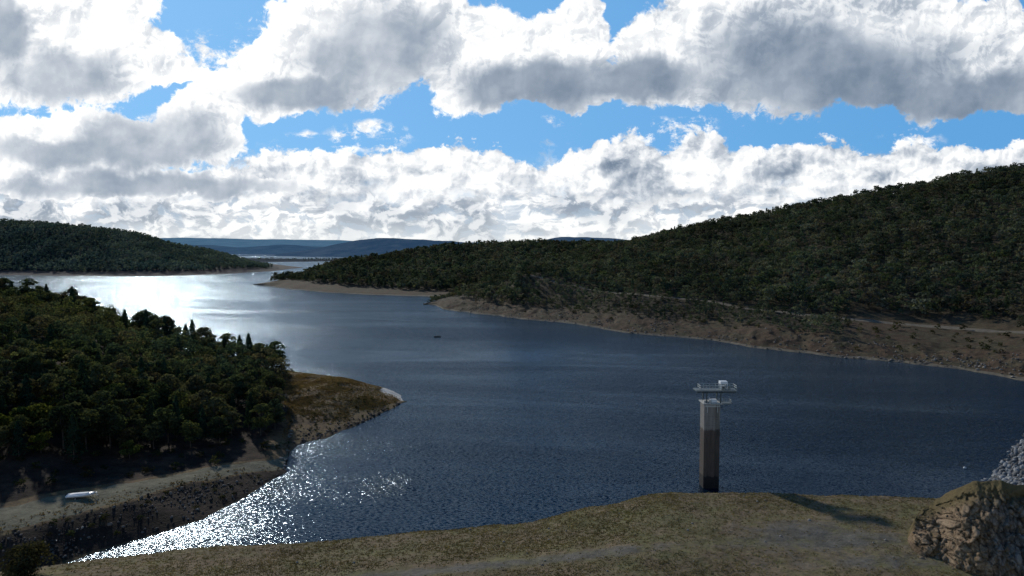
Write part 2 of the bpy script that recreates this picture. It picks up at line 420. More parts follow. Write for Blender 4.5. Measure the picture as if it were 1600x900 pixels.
rows = [(ysA - 8, 0 * ysA - 3), (ysA, 0 * ysA), (ytA, ztA), (yrA, zrA), (yr2, zrA + .25), (lerp(yr2, ygA, .45), lerp(zrA, zgA, .47)), (ygA, zgA), (ygA + 120, zgA - 12), (ygA + 420, zgA * .35)]
LANDA = Land(pxA, rows, [2, 30, 16, 4, 26, 26, 6, 6], 6.0, 70.0, 25.0, 3.2, 1.5)
T, PX = LANDA.T, LANDA.PX
cutA = smooth(3.85, 4.0, T) * (1 - smooth(4.06, 4.16, T)) * smooth(1290, 1330, PX)
trackA = smooth(2.9, 3.0, T) * (1 - smooth(3.9, 4.0, T)) * smooth(800, 840, PX)
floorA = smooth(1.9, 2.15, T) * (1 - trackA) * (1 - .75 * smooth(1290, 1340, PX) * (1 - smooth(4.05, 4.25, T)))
LANDA.build('right_hill', M_terr_right, {'floor': floorA, 'track': trackA, 'pale': .9 * (1 - smooth(.2, .75, np.abs(LANDA.z - .25)))})

# ---- wooded point behind it
pxB = np.linspace(396, 1080, 190)
shB = table([(396, 444.6), (440, 450), (500, 456), (560, 459.5), (620, 462), (700, 464), (800, 468), (1080, 484)], 1, pxB)
tlB = table([(396, 444.2), (430, 440.5), (455, 437), (500, 441), (560, 445.5), (620, 449.5), (700, 454), (800, 458), (1080, 470)], 1, pxB)
rgB = [(396, 444, 935), (440, 438, 925), (470, 429, 960), (500, 416, 980), (550, 405, 1000), (600, 396, 1030), (650, 389, 1060), (700, 383, 1080), (760, 380, 1090), (830, 378, 1100), (900, 379, 1120), (1080, 379, 1150)]
ysB = yz(shB, 0 * shB); conv = smooth(396, 470, pxB)
ytB = ysB * (1 + .09 * conv) + .3; ztB = np.maximum(zy(tlB, ytB), .05)
ygB = np.maximum(table(rgB, 2, pxB), ytB + 3); tgB = table(rgB, 1, pxB) + 7.5 * F / ygB * smooth(440, 475, pxB)
zgB = np.maximum(zy(tgB, ygB), .1)
rows = [(ysB - 10, 0 * ysB - 3), (ysB, 0 * ysB), (ytB, ztB), (lerp(ytB, ygB, .5), lerp(ztB, zgB, .52)), (ygB, zgB), (ygB + 100 * conv + 6, zgB * .6), (ygB + 300 * conv + 12, 0 * zgB - 3)]
LANDB = Land(pxB, rows, [2, 10, 20, 20, 6, 6], 4.0, 70.0, 25.0, 4.0)
LANDB.build('wooded_point', M_terr_right, {'floor': smooth(1.85, 2.1, LANDB.T) * smooth(440, 462, LANDB.PX), 'track': 0 * LANDB.x, 'pale': .8 * (1 - smooth(.2, .8, np.abs(LANDB.z - .3)))})

# ---- hill across the lake on the left
pxC = np.linspace(-420, 436, 170)
shC = table([(-420, 432), (0, 430), (120, 431), (220, 431.5), (300, 430), (380, 426), (436, 422)], 1, pxC)
tlC = table([(-420, 427), (0, 422), (120, 424), (220, 423), (300, 423), (380, 419), (436, 420)], 1, pxC)
rgC = [(-420, 352, 1650), (-100, 346, 1640), (0, 344, 1620), (60, 347, 1610), (120, 352, 1600), (170, 357, 1600), (205, 362, 1600), (240, 371, 1590), (270, 380, 1590), (320, 389, 1590), (360, 398, 1590), (395, 410, 1590), (436, 420, 1590)]
ysC = yz(shC, 0 * shC); cv = 1 - smooth(400, 436, pxC)
ytC = ysC * 1.04; ztC = zy(tlC, ytC)
ygC = table(rgC, 2, pxC); tgC = table(rgC, 1, pxC) + 8 * F / ygC * cv; zgC = np.maximum(zy(tgC, ygC), ztC * .9)
ygC = np.maximum(ygC, ytC + 15)
rows = [(ysC - 20, 0 * ysC - 3), (ysC, 0 * ysC), (ytC, ztC), (lerp(ytC, ygC, .5), lerp(ztC, zgC, .56)), (ygC, zgC), (ygC + 200, zgC * .7), (ygC + 600, 0 * zgC - 3)]
LANDC = Land(pxC, rows, [2, 8, 20, 20, 6, 6], 5.0, 150.0, 50.0)
LANDC.build('far_left_hill', M_terr_far, {'floor': smooth(1.8, 2.1, LANDC.T), 'track': 0 * LANDC.x, 'pale': 0 * LANDC.x})

# ---- mud flats and hazy ranges
def ridge(name, tops, base_py, y0, y1, mat, rough_amp, wave, n=260):
    px = np.linspace(tops[0][0], tops[-1][0], n)
    top = table(tops, 1, px)
    z1 = np.maximum(zy(top, 0 * px + y1), .3)
    rows = [(0 * px + y0 - 30, 0 * px - 3), (0 * px + y0, 0 * px + .2), (0 * px + lerp(y0, y1, .5), z1 * .55), (0 * px + y1, z1), (0 * px + y1 * 1.12, z1 * .5), (0 * px + y1 * 1.3, 0 * px - 5)]
    L = Land(px, rows, [1, 6, 14, 14, 4, 2], rough_amp, wave, z1.max() * .7)
    return L.build(name, mat, {})
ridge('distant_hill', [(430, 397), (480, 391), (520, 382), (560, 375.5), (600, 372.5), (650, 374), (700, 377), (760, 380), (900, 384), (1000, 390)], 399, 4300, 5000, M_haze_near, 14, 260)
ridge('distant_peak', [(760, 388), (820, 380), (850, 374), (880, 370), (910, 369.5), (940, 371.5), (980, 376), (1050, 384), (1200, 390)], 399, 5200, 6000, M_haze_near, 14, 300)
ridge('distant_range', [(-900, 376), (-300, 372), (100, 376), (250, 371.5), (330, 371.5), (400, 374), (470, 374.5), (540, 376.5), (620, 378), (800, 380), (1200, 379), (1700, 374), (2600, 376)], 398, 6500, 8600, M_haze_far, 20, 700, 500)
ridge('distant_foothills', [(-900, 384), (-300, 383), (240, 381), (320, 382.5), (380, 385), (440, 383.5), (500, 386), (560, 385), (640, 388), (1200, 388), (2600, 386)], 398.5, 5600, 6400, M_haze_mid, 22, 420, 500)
def flat(name, pts_near, pts_far, zc, mat):
    px = np.linspace(pts_near[0][0], pts_near[-1][0], 90)
    a, b = table(pts_near, 1, px), table(pts_far, 1, px)
    ya, yb = yz(a, 0 * px), yz(np.minimum(b, a - .05), 0 * px)
    L = Land(px, [(ya - 5, 0 * px - 1), (ya, 0 * px + .05), (lerp(ya, yb, .5), zc * np.clip((a - b) / 3, 0, 1) + .05), (yb, 0 * px + .05), (yb + 5, 0 * px - 1)], [1, 4, 4, 1], .3, 60, 1)
    return L, L.build(name, mat, {'floor': 0 * L.x, 'track': 0 * L.x, 'pale': 0 * L.x} if mat is M_terr_far else {})
flat('mud_flat', [(330, 421), (400, 425), (430, 423), (455, 420), (474, 418)], [(330, 413), (400, 411.5), (430, 413), (455, 416), (474, 417.6)], 1.6, M_terr_far)
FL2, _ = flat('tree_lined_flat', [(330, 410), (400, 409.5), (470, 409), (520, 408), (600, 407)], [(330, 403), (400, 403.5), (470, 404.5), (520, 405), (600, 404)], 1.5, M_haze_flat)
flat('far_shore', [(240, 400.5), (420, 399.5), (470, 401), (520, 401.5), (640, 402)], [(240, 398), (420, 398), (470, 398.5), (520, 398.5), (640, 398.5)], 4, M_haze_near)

# ------------------------------------------------------------------ foliage
def cards(centers, normals, size, g, aspect=1.5):
    """leaf sprays: one small quad per centre, roughly facing its normal"""
    n = len(centers)
    nrm = normals + g.normal(0, .55, (n, 3)); nrm /= np.linalg.norm(nrm, axis=1)[:, None] + 1e-9
    a = np.cross(nrm, g.normal(0, 1, (n, 3))); a /= np.linalg.norm(a, axis=1)[:, None] + 1e-9
    b = np.cross(nrm, a)
    s = (size * g.uniform(.6, 1.35, n))[:, None]
    a, b = a * s * .5 * aspect, b * s * .5
    bend = nrm * s * g.uniform(-.2, .2, (n, 1))
    V = np.stack([centers - a, centers - b * .9 + bend, centers + a, centers + b * .9 - bend], 1).reshape(-1, 3)
    return V, np.arange(n * 4).reshape(n, 4)

def gum_crown(g, h, w, nclump, per, leaf, low=.38, flat_=.62):
    """irregular crown: leaf clumps at the ends of the limbs, gaps between them"""
    C, Nn, cl = [], [], []
    for k in range(nclump):
        t = g.uniform(0, 2 * math.pi); q = math.sqrt(g.uniform(.02, 1.0))
        zt = g.uniform(0, 1)
        prof = math.sin(math.pi * min(1, .18 + .80 * zt))**.7
        c = np.array((math.cos(t) * q * prof * w * .42, math.sin(t) * q * prof * w * .42, h * (low + (.93 - low) * zt)))
        r = w * g.uniform(.13, .22)
        cl.append((c, r))
        d = g.normal(0, 1, (per, 3)); d /= np.linalg.norm(d, axis=1)[:, None]
        d[:, 2] = np.where(d[:, 2] < -.35, -d[:, 2], d[:, 2])
        rad = r * g.uniform(.5, 1.05, (per, 1))**.6
        C.append(c + d * rad * np.array((1.15, 1.15, flat_))); Nn.append(d + np.array((0, 0, .5)))
    V, Fq = cards(np.concatenate(C), np.concatenate(Nn), leaf, g)
    return V, Fq, cl

def pine_crown(g, h, w, n, leaf):
    t = g.uniform(0, 1, n)**.8; z = h * (.12 + .88 * t)
    lay = 1 + .28 * np.sin(z / h * 38 + g.uniform(0, 6))
    r = w * .5 * (1 - t)**.75 * lay * g.uniform(.35, 1.05, n)**.5 + .06
    a = g.uniform(0, 2 * math.pi, n)
    lob = 1 + .25 * np.sin(a * 3 + z * 1.7)
    C = np.stack([np.cos(a) * r * lob, np.sin(a) * r * lob, z - .12 * r], 1)
    N = np.stack([np.cos(a), np.sin(a), 0 * a + .5], 1)
    return cards(C, N, leaf, g, 1.8)

def trunk_mb(g, h, cl, lean, thick=1.0):
    mb = MB(); pts = [Vector((0, 0, -.6))]
    for k in range(1, 6):
        f = k / 5
        pts.append(Vector((lean[0] * f * f + g.normal(0, .06) * h * .08, lean[1] * f * f + g.normal(0, .06) * h * .08, h * .72 * f)))
    r = [h * .021 * thick * (1 - .72 * k / 5) for k in range(6)]
    for k in range(5): mb.tube(pts[k], pts[k + 1], r[k], r[k + 1], 7, False)
    for c, rr in cl[::2]:
        k = 2 + int(g.integers(0, 3)); s = pts[k]
        if c[2] < s.z: continue
        e = Vector(c); m = s.lerp(e, .5) + Vector((g.normal(0, .15), g.normal(0, .15), .25))
        mb.tube(s, m, r[k] * .55, r[k] * .35, 5, False); mb.tube(m, e, r[k] * .35, .015, 5, False)
    return mb

# near prototypes
def proto_tree(name, kind, seed):
    g = np.random.default_rng(seed)
    root = empty(name, (0, 0, 0))
    if kind == 'gum':
        h, w = g.uniform(8.5, 10.5), g.uniform(6.2, 8.0)
        V, Fq, cl = gum_crown(g, h, w, int(g.integers(20, 28)), 64, .44, .30)
        mat, bark = M_gum, (M_paleb if seed % 2 else M_bark)
    elif kind == 'wattle':
        h, w = g.uniform(5.5, 6.5), g.uniform(6.0, 7.0)
        V, Fq, cl = gum_crown(g, h, w, 20, 70, .36, .25, .7)
        mat, bark = M_wattle, M_bark
    else:
        h, w = g.uniform(9.0, 10.5), g.uniform(3.0, 3.8)
        V, Fq = pine_crown(g, h, w, 1000, .36); cl = []
        mat, bark = M_pine, M_bark
    lean = (g.normal(0, .4), g.normal(0, .4)) if kind != 'pine' else (0, 0)
    link('crown', mesh_np(name + '_crown', V, Fq), mat, root)
    if kind == 'pine':
        mb = MB(); mb.tube((0, 0, -.6), (0, 0, h * .5), .17, .10, 7, False); mb.tube((0, 0, h * .5), (0, 0, h * .97), .10, .02, 7, False)
        mb.build('trunk', bark, root, True)
    else:
        trunk_mb(g, h, cl, lean).build('trunk', bark, root, True)
    return root
GUMS = [proto_tree('gum_tree', 'gum', 20 + i) for i in range(6)]
PINES = [proto_tree('cypress_pine', 'pine', 40 + i) for i in range(3)]
WATTS = [proto_tree('wattle_tree', 'wattle', 60 + i) for i in range(2)]

# where the near trees stand
T, PX = LANDL.T, LANDL.PX
densL = smooth(3.34, 3.55, T - .25 * smooth(300, 400, PX)) * (1 - smooth(5.35, 5.6, T)) * (1 - smooth(412, 440, PX - 10 * (T - 4.2))) * smooth(-260, -200, PX)
spots = LANDL.scatter(16000, densL, 3.7, 7)
def px_of(p):
    d = np.asarray(p) - np.array((0, 0, H)); dep = d[..., 1] * CT - d[..., 2] * ST
    up = d[..., 1] * ST + d[..., 2] * CT
    return 800 + d[..., 0] / dep * F, 450 - up / dep * F, dep
qx, qy, qd = px_of(spots)
# trees whose crown can show: not hidden behind the crest by more than a tree height
crest_py = table(cr, 1, qx)
inview = (qx > -45) & (qy - 9.5 * F / qd < crest_py + 400) & (qy < 900)
beyond = spots[:, 1] > table(cr, 2, qx) + 14
cand = np.where(inview & ~beyond)[0]
order = cand[np.argsort(qd[cand])]
back = table(cr, 2, qx) - spots[:, 1]
sky_ = cand[np.argsort(back[cand])][:110]                              # the row along the crest
order = np.concatenate([np.setdiff1d(order, sky_, assume_unique=True)[np.argsort(qd[np.setdiff1d(order, sky_, assume_unique=True)])][:186], sky_])
near_ids, rest_ids = order[:296], [i for i in range(len(spots)) if i not in set(order[:296].tolist())]
GRP = 'trees of the wooded slope above the track'
first = {id(p): True for p in GUMS + PINES + WATTS}
def zone_of(x_, y_, p):
    tcrest = float(table(cr, 2, np.array([x_]))[0])
    yfr = float(np.interp(x_, pxL, yf))
    f = (p[1] - yfr) / (tcrest - yfr)
    if f > .86: return 'sky'
    if f < .30: return 'front'
    if x_ > 375: return 'end'
    return 'mass'
near_trees = []
g = np.random.default_rng(77)
for n_, i in enumerate(near_ids):
    p = spots[i]; x_, y_ = qx[i], qy[i]
    cl = fbm(np.array(p[0] / 26.0), np.array(p[1] / 26.0), 2)
    ppine = .14 + .40 * float(smooth(150, 260, x_) * (1 - smooth(430, 450, x_)) * smooth(.15, .5, (p[1] - 190) / 100))
    u = g.random()
    kind = 'pine' if u < ppine else ('wattle' if (cl > .12 and g.random() < .45) else 'gum')
    pool = {'pine': PINES, 'wattle': WATTS, 'gum': GUMS}[kind]
    src = pool[int(g.integers(0, len(pool)))]
    if first[id(src)]: o = src; first[id(src)] = False
    else: o = copy_tree(src)
    sc = g.uniform(.55, 1.0) * (1.0 if kind != 'wattle' else 1.05)
    if zone_of(x_, y_, p) == 'sky': sc = g.uniform(.55, 1.22)
    o.location = (p[0], p[1], p[2] - .1); k_ = 1.02
    o.scale = (sc * k_ * g.uniform(.9, 1.15), sc * k_ * g.uniform(.9, 1.15), sc)
    o.rotation_euler = (0, 0, g.uniform(0, 6.28))
    near_trees.append((o, kind, x_, y_, sc, p))
# labels: skyline, front row, spur end and the mass between them
what = {'gum': 'dark green gum tree', 'pine': 'dark pointed cypress pine', 'wattle': 'yellow-green bushy wattle'}
catn = {'gum': 'tree', 'pine': 'pine tree', 'wattle': 'tree'}
def along(v, names): 
    for lim, nme in names:
        if v < lim: return nme
    return names[-1][1]
for o, kind, x_, y_, sc, p in near_trees:
    z_ = zone_of(x_, y_, p)
    size = 'small' if sc < .68 else ('tall' if sc > .86 else 'middle-sized')
    if z_ == 'sky': wh = 'on the crest ' + along(x_, [(90, 'at the left frame edge'), (190, 'left of its middle'), (290, 'right of its middle'), (9999, 'running down to the brown spur')])
    elif z_ == 'front': wh = 'above the dirt track ' + along(x_, [(90, 'left of the white boat'), (180, 'behind the white boat'), (290, 'midway to the water'), (9999, 'near its water end')])
    elif z_ == 'end': wh = 'where the wood ends at the bare brown spur'
    else:
        fr = (p[1] - float(np.interp(x_, pxL, yf))) / (float(table(cr, 2, np.array([x_]))[0]) - float(np.interp(x_, pxL, yf)))
        wh = ('low' if fr < .48 else 'half way up' if fr < .68 else 'high') + ' on the wooded slope ' + along(x_, [(120, 'at far left'), (250, 'above the white boat'), (9999, 'towards the brown spur')])
    lab = f'{size} {what[kind]} {wh}'
    tag(o, lab, catn[kind], lab.replace(what[kind], what[kind] + 's'))

# far-tree library merged into single woods (numpy)
def far_lib(n, cnt, seed, leaf, hh=(.85, 1.15), pine_share=.15, trunk=True):
    out = []
    for k in range(n):
        g = np.random.default_rng(seed + k)
        if g.random() < pine_share:
            V, Fq = pine_crown(g, 9.0, 3.6, int(cnt * .7), leaf * .85)
        else:
            nc = int(g.integers(9, 14)); V, Fq, _ = gum_crown(g, 9.0 * g.uniform(*hh), g.uniform(7.6, 10.0), nc, max(3, cnt // nc), leaf, .26, .75)
        if trunk:
            b = np.array([(-.11, 0, -1), (.11, 0, -1), (.06, 0, 5.5), (-.06, 0, 5.5), (0, -.11, -1), (0, .11, -1), (0, .06, 5.5), (0, -.06, 5.5)])
            Fq = np.concatenate([Fq, np.array([(0, 1, 2, 3), (4, 5, 6, 7)]) + len(V)]); V = np.concatenate([V, b])
        out.append((V, Fq))
    return out
def wood(name, pts, lib, mat, label, seed, smin=.65, smax=1.35, tint_wave=60.0, mul=None):
    g = np.random.default_rng(seed)
    VV, FF, TT, off = [], [], [], 0
    which = g.integers(0, len(lib), len(pts)); rot = g.uniform(0, 6.283, len(pts)); sc = smin + (smax - smin) * g.random(len(pts))**1.4
    if mul is not None: sc = sc * mul
    tn_ = np.clip(.5 + .42 * fbm(pts[:, 0] / tint_wave, pts[:, 1] / tint_wave, 3) * 1.4 + g.normal(0, .27, len(pts)), 0, 1)
    for i, p in enumerate(pts):
        V, Fq = lib[which[i]]
        c, s = math.cos(rot[i]) * sc[i], math.sin(rot[i]) * sc[i]
        W = np.empty_like(V); W[:, 0] = V[:, 0] * c - V[:, 1] * s + p[0]; W[:, 1] = V[:, 0] * s + V[:, 1] * c + p[1]; W[:, 2] = V[:, 2] * sc[i] + p[2] - .2
        VV.append(W); FF.append(Fq + off); TT.append(np.full(len(V), tn_[i])); off += len(V)
    me = mesh_np(name, np.concatenate(VV), np.concatenate(FF), False, {'tint': np.concatenate(TT)})
    return tag(link(name, me, mat), label, 'forest', None, 'stuff')

if rest_ids:
    wood('near_forest', spots[rest_ids], far_lib(8, 520, 300, .5, pine_share=.2), M_nearw, 'unbroken dark wood running on behind the nearest trees of the left slope', 31, .5, 1.1)
T, PX = LANDA.T, LANDA.PX
cleared = smooth(1280, 1340, PX) * (1 - smooth(4.12, 4.3, T))
dA = smooth(1.75, 2.1, T) * (1 - smooth(2.8, 2.9, T) * (1 - smooth(3.98, 4.05, T)) * smooth(800, 840, PX)) * (1 - .985 * cleared) * (1 - smooth(6.5, 7, T)) * smooth(715, 775, PX + 12 * (T - 1.8)) * (.35 + .65 * smooth(-.35, .0, fbm(LANDA.x / 38, LANDA.y / 38, 3))) * smooth(0, 1, 2 - PX / 1800 * 1.0)
low_ = smooth(800, 850, PX) * (1 - smooth(2.85, 2.95, T))            # only scrub between the shore and the road
ptsA = np.concatenate([LANDA.scatter(90000, dA * (1 - low_), 4.5, 21), LANDA.scatter(5200, dA * low_ * (1 - cleared), 3.6, 25)])
lowA = np.interp(px_of(ptsA)[0], pxA, yrA) > ptsA[:, 1] + 1
scA = np.where(lowA & (px_of(ptsA)[0] > 815), .40 + .38 * rng.random(len(ptsA))**2, 1.0)
wood('hillside_forest', ptsA, far_lib(10, 150, 400, .95), M_far, 'dense dark gum forest covering the big hillside on the right', 32, .50, 1.25, 38.0, scA)
T, PX = LANDB.T, LANDB.PX
dB = smooth(1.8, 2.08, T) * (1 - smooth(4.4, 4.8, T)) * smooth(448, 468, PX + 12 * (T - 2)) * (1 - smooth(980, 1000, PX))
ptsB = LANDB.scatter(40000, dB, 5.0, 22)
wood('point_forest', ptsB, far_lib(7, 110, 500, 1.25), M_far, 'green forest on the low point in the middle of the lake', 33)
T, PX = LANDC.T, LANDC.PX
dC = smooth(1.7, 2.1, T) * (1 - smooth(4.4, 4.8, T)) * (1 - smooth(400, 425, PX)) * smooth(-200, -140, PX)
ptsC = LANDC.scatter(30000, dC, 6.0, 23)
wood('far_hill_forest', ptsC, far_lib(6, 46, 600, 1.9), M_far_hazed, 'blue-green forest on the rounded hill across the lake at left', 34, .8, 1.3)
# a thin line of trees on the distant flat
dF = smooth(.9, 1.5, FL2.T) * (1 - smooth(2.6, 3.1, FL2.T)) * (.25 + smooth(470, 540, FL2.PX))
wood('flat_treeline', FL2.scatter(300, dF, 10, 24), far_lib(4, 30, 650, 3.0), M_far_hazed, 'thin dark line of trees on the distant mud flats', 35, .4, .85)

# shrubs
def shrub_mesh(seed, n=170, leaf=.3):
    g = np.random.default_rng(seed); V, Fq, _ = gum_crown(g, 2.2, 3.2, 10, n // 10, leaf, .12, .75); return mesh_np('shrub', V, Fq)
SHR = [shrub_mesh(700 + i) for i in range(4)]
def put_shrub(p, s, label, group, mat=M_shrub):
    me = SHR[random.randrange(4)]
    if not me.materials: me.materials.append(mat)
    o = bpy.data.objects.new('shrub', me); COL.objects.link(o)
    o.location = (p[0], p[1], p[2] - .15); o.scale = (s, s, s * random.uniform(.75, 1.1)); o.rotation_euler = (0, 0, random.uniform(0, 6.28))
    return tag(o, label, 'shrub', group)
T, PX = LANDA.T, LANDA.PX
dS = smooth(1.25, 1.7, T) * (1 - smooth(2.3, 2.6, T)) * smooth(720, 800, PX) * (1 - smooth(1600, 1620, PX))
for p in LANDA.scatter(80, dS, 6, 41): put_shrub(p, random.uniform(.5, 1.15), 'low dark shrub on the bare brown shore below the right hill', 'shrubs along the right shore')
dS2 = smooth(1280, 1330, PX) * (1 - smooth(1625, 1640, PX)) * smooth(1.7, 2.0, T) * (1 - smooth(2.85, 2.95, T))
for p in LANDA.scatter(46, dS2, 5, 42): put_shrub(p, random.uniform(.5, 1.3), 'dark rounded bush on the slope between shore and gravel road', 'bushes below the gravel road')
T, PX = LANDL.T, LANDL.PX
dS3 = (.3 + 1.2 * (1 - smooth(2.6, 4.0, T))) * smooth(445, 470, PX) * (1 - smooth(600, 625, PX)) * smooth(1.1, 1.5, T) * (1 - smooth(4.0, 4.9, T))
for p in LANDL.scatter(170, dS3, 1.6, 43): put_shrub(p, random.uniform(.18, .42), 'small dark scrub clump on the bare brown spur', 'scrub on the brown spur')
dS4 = smooth(1.15, 1.4, T) * (1 - smooth(1.8, 1.95, T)) * smooth(-40, 10, PX) * (1 - smooth(400, 440, PX))
for p in LANDL.scatter(34, dS4, 1.6, 44): put_shrub(p, random.uniform(.22, .5), 'dark scrub on the bank between the dirt track and the inlet', 'scrub on the inlet bank')
dS5 = smooth(3.02, 3.1, T) * (1 - smooth(3.5, 3.9, T)) * smooth(-40, 0, PX) * (1 - smooth(430, 445, PX))
for p in LANDL.scatter(90, dS5, 3.0, 45): put_shrub(p, random.uniform(.35, .9), 'shaded undergrowth shrub between the dirt track and the wood', 'undergrowth above the dirt track')

# big bush in the lower left corner
g = np.random.default_rng(900)
bp = at_z(38, 893, 2.0)
root = empty('corner_bush', (bp[0], bp[1], LANDF.height(bp[0], bp[1]) - .1))
V, Fq, cl = gum_crown(g, 4.0, 7.6, 34, 80, .30, .10, .85)
link('crown', mesh_np('corner_bush_crown', V, Fq), M_shrub, root)
mb = MB()
for c, r_ in cl[::3]: mb.tube((c[0] * .1, c[1] * .1, -.3), tuple(c), .06, .02, 6, False)
mb.build('stem', M_bark, root)
tag(root, 'broad leafy olive green bush in the lower left corner by the inlet', 'bush')

# ------------------------------------------------------------------ rocks
def rock_verts(g, sub=1):
    bm = bmesh.new(); bmesh.ops.create_icosphere(bm, subdivisions=sub, radius=1)
    d = g.normal(0, 1, (5, 3)); d /= np.linalg.norm(d, axis=1)[:, None]; k = g.uniform(.45, .85, 5)
    V = np.array([v.co[:] for v in bm.verts])
    for dd, kk in zip(d, k):
        pr = V @ dd; V = V - np.outer(np.maximum(pr - kk, 0), dd)
    V += g.normal(0, .05, V.shape); V *= g.uniform(.65, 1.2, 3)
    Fq = np.array([[v.index for v in f.verts] for f in bm.faces]); bm.free()
    return V, Fq
def rock_heap(name, pts, sizes, mat, seed, lib=8, sub=1):
    g = np.random.default_rng(seed); L = [rock_verts(g, sub) for _ in range(lib)]
    VV, FF, TT, off = [], [], [], 0
    for p, s in zip(pts, sizes):
        V, Fq = L[int(g.integers(0, lib))]; a = g.uniform(0, 6.28, 3)
        ca, sa = math.cos(a[0]), math.sin(a[0]); cb, sb = math.cos(a[1]), math.sin(a[1])
        M1 = np.array(((ca, -sa, 0), (sa, ca, 0), (0, 0, 1))); M2 = np.array(((1, 0, 0), (0, cb, -sb), (0, sb, cb)))
        W = V @ (M1 @ M2).T * s + p; VV.append(W); FF.append(Fq + off); TT.append(np.full(len(V), g.random())); off += len(V)
    return link(name, mesh_np(name, np.concatenate(VV), np.concatenate(FF), False, {'tint': np.concatenate(TT)}), mat)
def rock_material(name, a, b, c):
    m, nt = material(name)
    P = nt.n('ShaderNodeNewGeometry').outputs['Position']
    r = nt.attr('tint'); n = nt.noise(P, 2.2, 6, .65)
    col = nt.mix(nt.ss(r, .2, .8), a, b); col = nt.mix(nt.ss(n, .45, .7), col, c)
    finish(nt, col, .9, nt.noise(P, 7, 5, .7), .6, .08, .2); return m
M_riprap = rock_material('riprap_rock', (.08, .083, .083), (.30, .31, .31), (.16, .16, .155))
M_boulder = rock_material('pale_boulder', (.16, .14, .12), (.30, .27, .23), (.20, .17, .14))
M_dark_rock = rock_material('dark_rock', (.035, .032, .03), (.08, .072, .064), (.055, .05, .045))

# dam: upstream face of rock fill rising to the right
A0, A1 = at_z(1546, 757, 0), at_z(1600, 690, 0)
u = (A1 - A0) / np.linalg.norm(A1 - A0); w = np.array((u[1], -u[0], 0)) 
s0 = A0 - u * 35
ns, nr = 60, 22
S, Q = np.meshgrid(np.linspace(0, 190, ns), np.linspace(-6, 46, nr), indexing='ij')
Zd = np.clip(Q, -6, 30) * .52
X = s0[0] + u[0] * S + w[0] * Q; Yd = s0[1] + u[1] * S + w[1] * Q
me = mesh_np('dam_wall', np.stack([X, Yd, Zd], -1).reshape(-1, 3), grid_faces(ns, nr), True)
m, nt = material('dam_fill'); P = nt.n('ShaderNodeNewGeometry').outputs['Position']; n_ = nt.noise(P, 1.2, 6, .7)
finish(nt, nt.mix(nt.ss(n_, .4, .65), (.03, .03, .03), (.14, .14, .14)), .95, n_, 1.0, .5, .1)
dam = tag(link('dam_wall', me, m), 'grey rock-fill face of the dam rising from the water at the right edge', 'dam')
g = np.random.default_rng(91)
n_ = 4200; ss_, qq_ = g.uniform(0, 110, n_), g.uniform(-2, 24, n_)
pts = np.stack([s0[0] + u[0] * ss_ + w[0] * qq_, s0[1] + u[1] * ss_ + w[1] * qq_, qq_ * .52 + .12], 1)
rp = rock_heap('riprap', pts, g.uniform(.3, .85, n_), M_riprap, 92)
rp.parent = dam; tag(rp, 'loose grey riprap rocks', None, None, 'stuff')

# rock outcrop with a cut face
ox = np.linspace(1418, 1760, 230)
def tab(t): return table(t, 1, ox)
base_py = tab([(1418, 852), (1430, 868), (1470, 884), (1500, 899), (1540, 906), (1760, 915)])
top_py = tab([(1418, 838), (1432, 806), (1450, 790), (1475, 772), (1500, 761), (1530, 754), (1570, 754), (1620, 758), (1760, 752)])
zb_ = 4.1; yb_ = yz(base_py, zb_)
yt_ = yb_ + tab([(1418, 1.0), (1440, 7), (1475, 9.5), (1520, 9.0), (1600, 7.5), (1760, 9)])
zt_ = zy(top_py, yt_) + .55 * fbm(ox / 22, 0 * ox + 3, 4) * smooth(1425, 1450, ox)
tv = np.linspace(0, 1, 110)
rowsR = []
prof_y = lambda t: .30 * t + .70 * t**2.2          # steep below, laid back near the top
Yr = yb_[:, None] + (yt_ - yb_)[:, None] * prof_y(tv)[None]
Zr = zb_ - .4 + (zt_ - zb_ + .4)[:, None] * tv[None]
Xr = (ox[:, None] - 800) / F * (Yr * CT + (H - Zr) * ST)
top_n = 12
tb = np.linspace(1 / top_n, 1, top_n)
Yb2 = yt_[:, None] + tb[None] * 14; Zb2 = zt_[:, None] - 7.5 * tb[None]**1.3 * smooth(1418, 1450, ox)[:, None] - 5.0 * tb[None] * (1 - smooth(1560, 1640, ox))[:, None]
Xb2 = (ox[:, None] - 800) / F * (yt_[:, None] * CT + (H - zt_[:, None]) * ST) + tb[None] * 14 * (ox[:, None] - 800) / F
Xr, Yr, Zr = np.concatenate([Xr, Xb2], 1), np.concatenate([Yr, Yb2], 1), np.concatenate([Zr, Zb2], 1)
g = np.random.default_rng(55)
def voro(p, freq, g):
    n = 420; c = np.stack([g.uniform(p[:, 0].min(), p[:, 0].max(), n), g.uniform(0, p[:, 1].max(), n)], 1) * freq
    q = p * freq; out1 = np.full(len(q), 1e9); idx = np.zeros(len(q), int); out2 = np.full(len(q), 1e9)
    for k in range(n):
        d = ((q - c[k])**2).sum(1); less = d < out1
        out2 = np.where(less, out1, np.minimum(out2, d)); idx = np.where(less, k, idx); out1 = np.where(less, d, out1)
    return np.sqrt(out2) - np.sqrt(out1), idx
pp = np.stack([Xr.ravel() + .35 * Zr.ravel(), Zr.ravel()], 1)          # strata lean
arc = np.concatenate([np.zeros((len(ox), 1)), np.cumsum(np.sqrt(np.diff(Xr, axis=1)**2 + np.diff(Yr, axis=1)**2 + np.diff(Zr, axis=1)**2), 1)], 1)
ar, xr0 = arc.ravel(), np.broadcast_to(Xr[:, :1], Xr.shape).ravel()
pp0 = np.stack([xr0 + .12 * ar + .3 * fbm(xr0 * .8, ar * .8, 3), ar + .25 * fbm(xr0 * .7 + 7, ar * .7, 3)], 1)
edge, idx = voro(pp0, np.array((1.25, .55)), g)
